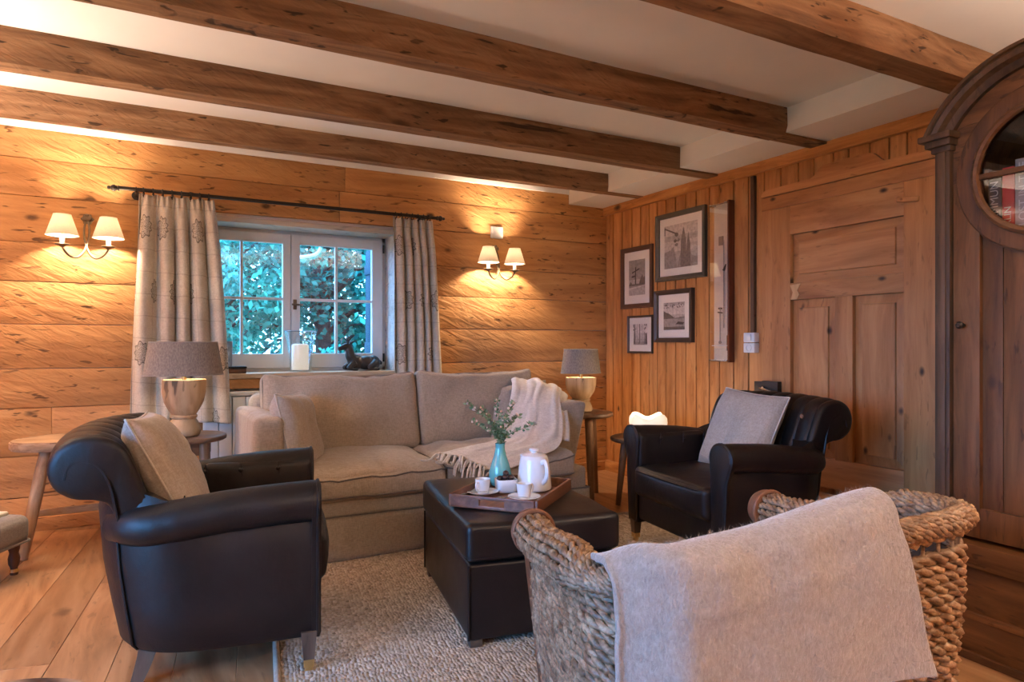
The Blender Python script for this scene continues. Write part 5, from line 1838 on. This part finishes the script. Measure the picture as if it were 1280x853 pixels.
# glowing wavy candle on the low table
gc = empty('candle_bowl', (2.86, 3.46, .441), R(20), 'large white glowing wax bowl behind the right armchair', 'candle')
mb = MB()
def lob(a, z, r):
    return r * (1 + .10 * math.cos(4 * a) * sstep(.0, .12, z))
mb.lathe([(0, 0), (.095, 0), (.108, .01), (.118, .05), (.122, .10), (.120, .128), (.108, .142), (.09, .135), (.075, .115), (0, .105)], 48, fn=lob)
for v in mb.bm.verts:
    a = math.atan2(v.co.y, v.co.x)
    v.co.z += .016 * math.cos(4 * a + .8) * sstep(.08, .14, v.co.z)
mb.build('wax', M_GLOWWAX, gc, sharp=60)
point((0, 0, .22), 1.6, WARM, .05, 'candle_light', gc)
mb = MB(); mb.box((-.02, .0, .0), (.30, .24, .012), .004)
# ------------------------------------------------------------------ tray with the tea things
TR = R(40.8)
TC = Vector((1.262, 2.345, .4445))
def tl(u, v, z=0.012):
    c, s = math.cos(TR), math.sin(TR)
    return (TC.x + u * c - v * s, TC.y + u * s + v * c, TC.z + z)
tr = empty('serving_tray', TC, TR, 'walnut serving tray on the leather ottoman', 'tray')
TW, TD = .215, .170
mb = MB(); mb.box2((-TW + .006, -TD + .006, 0), (TW - .006, TD - .006, .009), .001); mb.build('bottom', W_TRAY, tr)
for s in (1, -1):
    mb = MB(); mb.box2((-TW, s * TD - .006, .0), (TW, s * TD + .006, .046), .003); mb.build('side_rail', W_TRAY, tr)
    mb = MB(); y0 = TD - .006
    mb.box2((s * TW - .006, -y0, 0), (s * TW + .006, y0, .012), .002)
    mb.box2((s * TW - .006, -y0, .034), (s * TW + .006, y0, .046), .002)
    mb.box2((s * TW - .006, -y0, .01), (s * TW + .006, -.05, .036)); mb.box2((s * TW - .006, .05, .01), (s * TW + .006, y0, .036))
    mb.build('end_rail', W_TRAY, tr)

tp_ = empty('teapot', tl(.125, -.045), R(-88), 'white porcelain teapot with lid on the tray', 'teapot')
mb = MB()
mb.lathe([(0, 0), (.072, 0), (.078, .004), (.079, .012), (.076, .05), (.070, .10), (.064, .135), (.061, .146), (.056, .150), (.052, .146), (0, .144)], 48)
bd = mb.build('body', M_PORC, tp_, sharp=50)
mb = MB(); mb.lathe([(.060, .147), (.058, .154), (.04, .162), (.014, .165), (.012, .170), (.022, .174), (.024, .181), (.018, .186), (0, .187)], 40); mb.build('lid', M_PORC, tp_, sharp=50)
mb = MB(); mb.tube(catmull([V(.062, 0, .128), V(.088, 0, .135), V(.104, 0, .115), V(.106, 0, .085), V(.094, 0, .055), V(.072, 0, .040)], 6), .0085, 10, flat=1.4); mb.build('handle', M_PORC, tp_)
mb = MB(); mb.tube(catmull([V(-.064, 0, .07), V(-.085, 0, .095), V(-.10, 0, .130), V(-.108, 0, .142)], 5), [.016] * 6 + [.012] * 5 + [.009] * 5, 12); mb.build('spout', M_PORC, tp_)

tp_.scale = (.90, .90, .90)
def cup_set(u, v, rz, lab):
    sa_ = empty('saucer', tl(u, v, .0098), 0, 'white saucer under the ' + lab, 'saucer', 'saucers on the tray')
    mb = MB(); mb.lathe([(0, .0), (.030, .0), (.034, .004), (.058, .011), (.0635, .0145), (.062, .0155), (.054, .013), (.032, .0065), (0, .006)], 40); mb.build('dish', M_PORC, sa_, sharp=60)
    c = empty('coffee_cup', tl(u, v, .0162), rz, 'small white ' + lab, 'cup', 'cups on the tray')
    mb = MB(); mb.lathe([(0, 0), (.021, 0), (.0225, .003), (.026, .02), (.0305, .052), (.031, .056), (.0295, .0565), (.028, .052), (.023, .02), (.018, .008), (0, .007)], 32, fn=lambda a, z, r: r * (1 + .008 * math.cos(10 * a)))
    mb.build('bowl', M_PORC, c, sharp=60)
    mb = MB(); mb.tube(catmull([V(.028, 0, .045), V(.043, 0, .046), V(.047, 0, .032), V(.040, 0, .018), V(.026, 0, .016)], 5), .0035, 8); mb.build('handle', M_PORC, c)
    mb = MB(); mb.lathe([(0, .038), (.0262, .038)], 24); mb.build('coffee', plain('Coffee', (.02, .01, .006), .15), c)
cup_set(-.035, .115, R(-150), 'coffee cup left of the square bowl')
cup_set(-.058, -.068, R(15), 'coffee cup in front of the teapot')
def spoon(u, v, rz, lab):
    s = empty('teaspoon', tl(u, v, .027), rz, lab, 'spoon', 'teaspoons on the tray')
    mb = MB(); mb.ball((.045, 0, 0), .012, 12, sx=1.35, sy=.8, sz=.28); mb.build('spoon_bowl', M_STEEL, s)
    mb = MB(); mb.tube([(.032, 0, .001), (0, 0, .004), (-.045, 0, .0015), (-.055, 0, .001)], [.0018, .0018, .003, .002], 8, flat=.6); mb.build('handle', M_STEEL, s)
spoon(-.092, .128, R(172), 'small steel spoon on the saucer nearest the vase')
spoon(-.115, -.045, R(150), 'small steel spoon on the saucer in front of the teapot')

sb_ = empty('square_bowl', tl(.038, .045), R(-14), 'small square white bowl of dark fruit on the tray', 'bowl')
mb = MB()
def sq(a, z, r):
    k = (abs(math.cos(a)) ** 5 + abs(math.sin(a)) ** 5) ** (-1 / 5)
    return r * k
mb.lathe([(0, 0), (.034, 0), (.039, .004), (.042, .05), (.041, .053), (.038, .052), (.0365, .008), (0, .007)], 48, fn=sq)
mb.build('dish', M_PORC, sb_, sharp=60)
rd = random.Random(3)
for k, (x, y, z) in enumerate([(-.02, -.018, .036), (.019, -.02, .036), (-.018, .019, .036), (.021, .018, .036), (0, 0, .042), (-.024, 0, .053), (.016, -.014, .058), (.006, .018, .058), (-.008, -.016, .060), (.0, .002, .072)]):
    c, s = math.cos(R(-14)), math.sin(R(-14))
    q = tl(.038, .045)
    d = empty('dark_fruit', (q[0] + x * c - y * s, q[1] + x * s + y * c, q[2] + z), rd.uniform(0, 6), 'dark date-like fruit heaped in the square white bowl', 'fruit', 'fruit in the square bowl')
    mb = MB()
    mb.ball((0, 0, 0), .0135, 14, sx=1.25, sy=.92, sz=.92)
    for v in mb.bm.verts: v.co *= 1 + .07 * nz(v.co, 160, k)
    mb.build('flesh', M_DATE, d)

va = empty('vase', tl(.142, .112), 0, 'turquoise glass vase on the tray', 'vase')
mb = MB()
mb.lathe([(0, 0), (.034, 0), (.040, .004), (.0475, .03), (.047, .055), (.038, .09), (.026, .125), (.0195, .155), (.0195, .17), (.0215, .176), (.0195, .1765), (.0165, .168), (.0165, .15), (.022, .125), (.034, .09), (.042, .055), (.04, .02), (0, .012)], 40)
mb.build('body', M_AQUA, va, sharp=60)
vp = Vector(tl(.142, .112))
rs = random.Random(17)
tips = [(-.135, -.02, .345), (-.075, .02, .315), (-.015, .03, .355), (.055, .0, .345), (.075, .03, .29), (.135, -.01, .255), (-.115, -.03, .27), (.02, -.05, .29)]
for k, tpv in enumerate(tips):
    s = empty('flowering_sprig', (vp.x, vp.y, vp.z + .165), 0, 'leafy sprig with small pale blossoms standing in the turquoise vase', 'sprig', 'sprigs in the vase')
    b0 = Vector((rs.uniform(-.008, .008), rs.uniform(-.008, .008), -.10)); t = Vector(tpv) - Vector((0, 0, .165))
    c, sn = math.cos(R(-28.2)), math.sin(R(-28.2))
    t = Vector((t.x * c - t.y * sn, t.x * sn + t.y * c, t.z))
    mid = Vector((t.x * .25, t.y * .25, t.z * .5))
    path = catmull([b0, Vector((b0.x * .6, b0.y * .6, 0)), mid, t], 8)
    mb = MB(); mb.tube(path, [lerp(.0016, .0008, i / (len(path) - 1)) for i in range(len(path))], 5)
    ml = MB(); mf = MB()
    for i in range(10, len(path)):
        for q in range(5):
            p = path[i] + Vector((rs.uniform(-1, 1), rs.uniform(-1, 1), rs.uniform(-1, 1))) * .006
            d = Vector((rs.uniform(-1, 1), rs.uniform(-1, 1), rs.uniform(-.2, 1))).normalized()
            w = d.orthogonal().normalized()
            w = (Matrix.Rotation(rs.uniform(0, 6.3), 3, d) @ w)
            L = rs.uniform(.013, .022)
            n = d.cross(w) * .002
            vs = [p, p + d * L * .35 + w * L * .27, p + d * L * .75 + w * L * .2, p + d * L, p + d * L * .75 - w * L * .2, p + d * L * .35 - w * L * .27]
            ml._face([ml.bm.verts.new(x + n) for x in vs])
            if rs.random() < .4: mb.tube([path[i], p + d * .002], .0005, 4)
    for q in range(6):
        p = path[-1 - rs.randrange(0, 9)] + Vector((rs.uniform(-1, 1), rs.uniform(-1, 1), rs.uniform(-.3, 1))) * .011
        if q == 0: p = path[-1]
        mf.ball(p, rs.uniform(.0035, .0062), 8)
    mb.build('stem', M_STEM, s, sharp=None)
    ml.build('leaves', M_LEAFV, s, recalc=False, sharp=None)
    mf.build('blossoms', M_BLOSSOM, s, sharp=None)

# ------------------------------------------------------------------ outside
mb = MB(); mb.box2((-40, 4.99, -.9), (16, 40, -.6)); mb.box2((-40, -30, -.9), (LX - .32, 4.99, -.6)); S(mb.build('ground', plain('Lawn', (.04, .12, .06), .9, var=.4, nscale=6)), 'green garden ground outside')
sh_ = empty('window_shutter', (1.585, 5.02, .86), 0, 'dark blue outside shutter folded back right of the window', 'shutter', None)
mb = MB()
for k in range(4): mb.box2((-.018, .02 + k * .11, 0), (.018, .126 + k * .11, .95), .004)
mb.box2((-.03, .03, .12), (-.012, .45, .20), .004); mb.box2((-.03, .03, .75), (-.012, .45, .83), .004)
mb.build('boards', plain('ShutterBlue', (.012, .024, .038), .6), sh_)
mb = MB(); mb.tube([(-.0, -.01, .2), (0, .04, .2)], .008, 6); mb.tube([(-.0, -.01, .8), (0, .04, .8)], .008, 6); mb.build('hinge', M_IRON, sh_)
br = empty('curved_bracket', (1.0, 5.35, 1.70), 0, 'pale curved metal arm outside behind the right sash', 'bracket')
mb = MB(); mb.tube(catmull([V(-.08, 0, .0), V(.02, 0, .015), V(.11, 0, .035), V(.155, 0, .06), V(.175, 0, .10)], 6), .013, 10); mb.build('arm', plain('PaleMetal', (.6, .66, .7), .4), br)
mb = MB(); mb.tube([(-.08, 0, .0), (-.08, -.4, .14)], .012, 8); mb.build('stay', plain('PaleMetal2', (.6, .66, .7), .4), br)

LF1 = leaf_mat('LeafTeal', (.012, .14, .11), (.08, .40, .30), .4)
LF2 = leaf_mat('LeafDeep', (.008, .085, .08), (.05, .27, .22), .35)
LF3 = leaf_mat('LeafPale', (.05, .30, .27), (.20, .58, .50), .45)
def tree(loc, h, rx, ry, rz_, cz, nleaf, size, mat, label, seed, cat='tree', group='trees outside the window', trunk=.07, droop=0.0, clumps=26):
    t = empty('leafy_tree' if cat == 'tree' else 'leafy_shrub', loc, 0, label, cat, group)
    r = random.Random(seed)
    mb = MB()
    mb.tube(catmull([V(0, 0, -.1), V(.03, .02, h * .35), V(-.04, .03, h * .7), V(.03, 0, h)], 6), [lerp(trunk, trunk * .3, k / 18) for k in range(19)], 8)
    cl = []
    for k in range(clumps):
        d = Vector((r.gauss(0, 1), r.gauss(0, 1), r.gauss(0, 1))).normalized() * (r.random() ** .45)
        c = Vector((d.x * rx, d.y * ry, cz + d.z * rz_))
        cl.append((c, r.uniform(.22, .42) * min(rx, rz_)))
        mb.tube([(0, 0, max(.1, c.z - .35 * abs(c.x) - .2)), c * .6 + Vector((0, 0, c.z * .38)), c], [trunk * .28, trunk * .18, .006], 5)
    mb.build('trunk', M_BARK, t, sharp=None)
    vs, fs = [], []
    for k in range(nleaf):
        c, cr = cl[r.randrange(len(cl))]
        d = Vector((r.gauss(0, 1), r.gauss(0, 1), r.gauss(0, 1))).normalized() * cr * (r.random() ** .4)
        p = c + d
        p.z -= droop * (d.x * d.x + d.y * d.y) / max(cr, .01)
        a = Vector((r.gauss(0, 1), r.gauss(0, 1), r.gauss(0, .5) - .3 - droop)).normalized()
        w = Matrix.Rotation(r.uniform(0, 6.3), 3, a) @ a.orthogonal().normalized()
        L = size * r.uniform(.6, 1.3)
        n = len(vs)
        vs += [p, p + a * L * .45 + w * L * .28, p + a * L, p + a * L * .45 - w * L * .28]
        fs.append((n, n + 1, n + 2, n + 3))
    me = bpy.data.meshes.new('crown'); me.from_pydata([tuple(v) for v in vs], [], fs); me.materials.append(mat)
    o = bpy.data.objects.new('crown', me); COL.objects.link(o); o.parent = t
    return t
tree((1.9, 8.6, -.6), 4.6, 1.5, 1.1, 1.6, 2.6, 6500, .10, LF2, 'dark leafy tree with a thick trunk behind the right sash', 1, trunk=.13, clumps=34)
tree((.55, 8.0, -.6), 4.2, 1.1, .9, 1.3, 2.7, 5200, .09, LF1, 'feathery green tree behind the left sash', 2, trunk=.08, droop=.5, clumps=30)
tree((3.1, 8.2, -.6), 4.4, 1.1, .9, 1.5, 2.5, 5200, .10, LF1, 'green leafy tree at the right edge of the window view', 3, trunk=.08, clumps=30)
tree((-1.3, 9.0, -.6), 4.4, 1.5, 1.0, 1.7, 2.5, 4200, .11, LF2, 'dark tree hidden mostly by the left curtain', 4, trunk=.1)
tree((.75, 6.9, -.6), 1.6, .75, .5, .55, 1.05, 4200, .055, LF3, 'pale leafy shrub low behind the left sash', 5, 'shrub', 'shrubs outside the window', .02, .2, 24)
tree((1.75, 7.1, -.6), 1.7, .7, .5, .5, 1.15, 3200, .06, LF1, 'green shrub low behind the right sash', 6, 'shrub', 'shrubs outside the window', .02, .2, 22)
tree((1.0, 11.2, -.6), 6.0, 3.4, 1.2, 2.4, 3.2, 7000, .14, LF2, 'broad dark tree farthest from the window', 7, trunk=.16, clumps=40)
tree((.35, 7.4, -.6), 3.2, .55, .5, .55, 2.35, 2600, .06, LF3, 'pale drooping branches at the upper left of the window view', 8, 'tree', 'trees outside the window', .04, .8, 14)

# ------------------------------------------------------------------ sky, lights, camera
w = bpy.data.worlds.new('Dusk'); SC.world = w
w.use_nodes = True
nt = w.node_tree
bg = nt.nodes['Background']
tc = nt.nodes.new('ShaderNodeTexCoord')
sx_ = nt.nodes.new('ShaderNodeSeparateXYZ')
nt.links.new(tc.outputs['Generated'], sx_.inputs[0])
mr = nt.nodes.new('ShaderNodeMapRange')
mr.inputs['From Min'].default_value = -.1; mr.inputs['From Max'].default_value = .9
mr.inputs['To Min'].default_value = SKY_N; mr.inputs['To Max'].default_value = SKY_W
ng = nt.nodes.new('ShaderNodeMath'); ng.operation = 'MULTIPLY'; ng.inputs[1].default_value = -1
nt.links.new(sx_.outputs[0], ng.inputs[0]); nt.links.new(ng.outputs[0], mr.inputs['Value'])
nt.links.new(mr.outputs[0], bg.inputs['Strength'])
mr2 = nt.nodes.new('ShaderNodeMapRange')
mr2.inputs['From Min'].default_value = -.1; mr2.inputs['From Max'].default_value = .9
nt.links.new(ng.outputs[0], mr2.inputs['Value'])
cm_ = nt.nodes.new('ShaderNodeMix'); cm_.data_type = 'RGBA'
nt.links.new(mr2.outputs[0], cm_.inputs[0])
cm_.inputs[6].default_value = (.24, .60, 1.0, 1); cm_.inputs[7].default_value = (.13, .42, 1.0, 1)
nt.links.new(cm_.outputs[2], bg.inputs['Color'])

def area(loc, rot, sx, sy, power, col, name, portal=False):
    l = bpy.data.lights.new(name, 'AREA'); l.shape = 'RECTANGLE'; l.size = sx; l.size_y = sy
    l.energy = power; l.color = col
    o = bpy.data.objects.new(name, l); COL.objects.link(o); o.location = loc; o.rotation_euler = rot
    if portal: l.cycles.is_portal = True
    return o
area((LX - .2, .9, .98), (0, R(-90), 0), 1.85, 2.5, 1, (1, 1, 1), 'portal_left', True)
area((.855, 4.93, 1.34), (R(-90), 0, 0), 1.4, 1.0, 1, (1, 1, 1), 'portal_back', True)
# added uplights out of view, put in only to brighten the ceiling
def uplight(loc, power, name):
    l = bpy.data.lights.new(name, 'SPOT')
    l.energy = power; l.color = (1.0, .80, .62); l.spot_size = R(165); l.spot_blend = 1.0; l.shadow_soft_size = .10
    o = bpy.data.objects.new(name, l); COL.objects.link(o); o.location = loc; o.rotation_euler = (PI, 0, 0)
uplight((.3, -1.0, 1.55), UP_A, 'added_uplight_behind')  # added fill for the ceiling from behind the camera
uplight((-1.75, 3.3, 1.2), UP_B, 'added_uplight_corner')  # added to lift the left part of the ceiling
uplight((2.7, -.3, 1.5), UP_C, 'added_uplight_side')  # added to brighten the ceiling and wall on the right


cam = bpy.data.cameras.new('camera')
cam.lens = 845 / 1280 * 36; cam.sensor_width = 36
cam.shift_y = 3.5 / 1280
cam.clip_start = .02
co_ = bpy.data.objects.new('camera', cam); COL.objects.link(co_)
co_.location = (0, 0, 1.05); co_.rotation_euler = (R(90), 0, R(-28.2))
SC.camera = co_
vs_ = SC.view_settings
vs_.view_transform = 'Standard'; vs_.look = 'None'; vs_.gamma = 1; vs_.use_curve_mapping = False
vs_.exposure = EXPO
SC.cycles.max_bounces = 8; SC.cycles.diffuse_bounces = 4; SC.cycles.glossy_bounces = 3
SC.cycles.transparent_max_bounces = 16; SC.cycles.transmission_bounces = 6
SC.cycles.caustics_reflective = False; SC.cycles.caustics_refractive = False
SC.cycles.sample_clamp_indirect = 4.0
SC.cycles.use_denoising = True
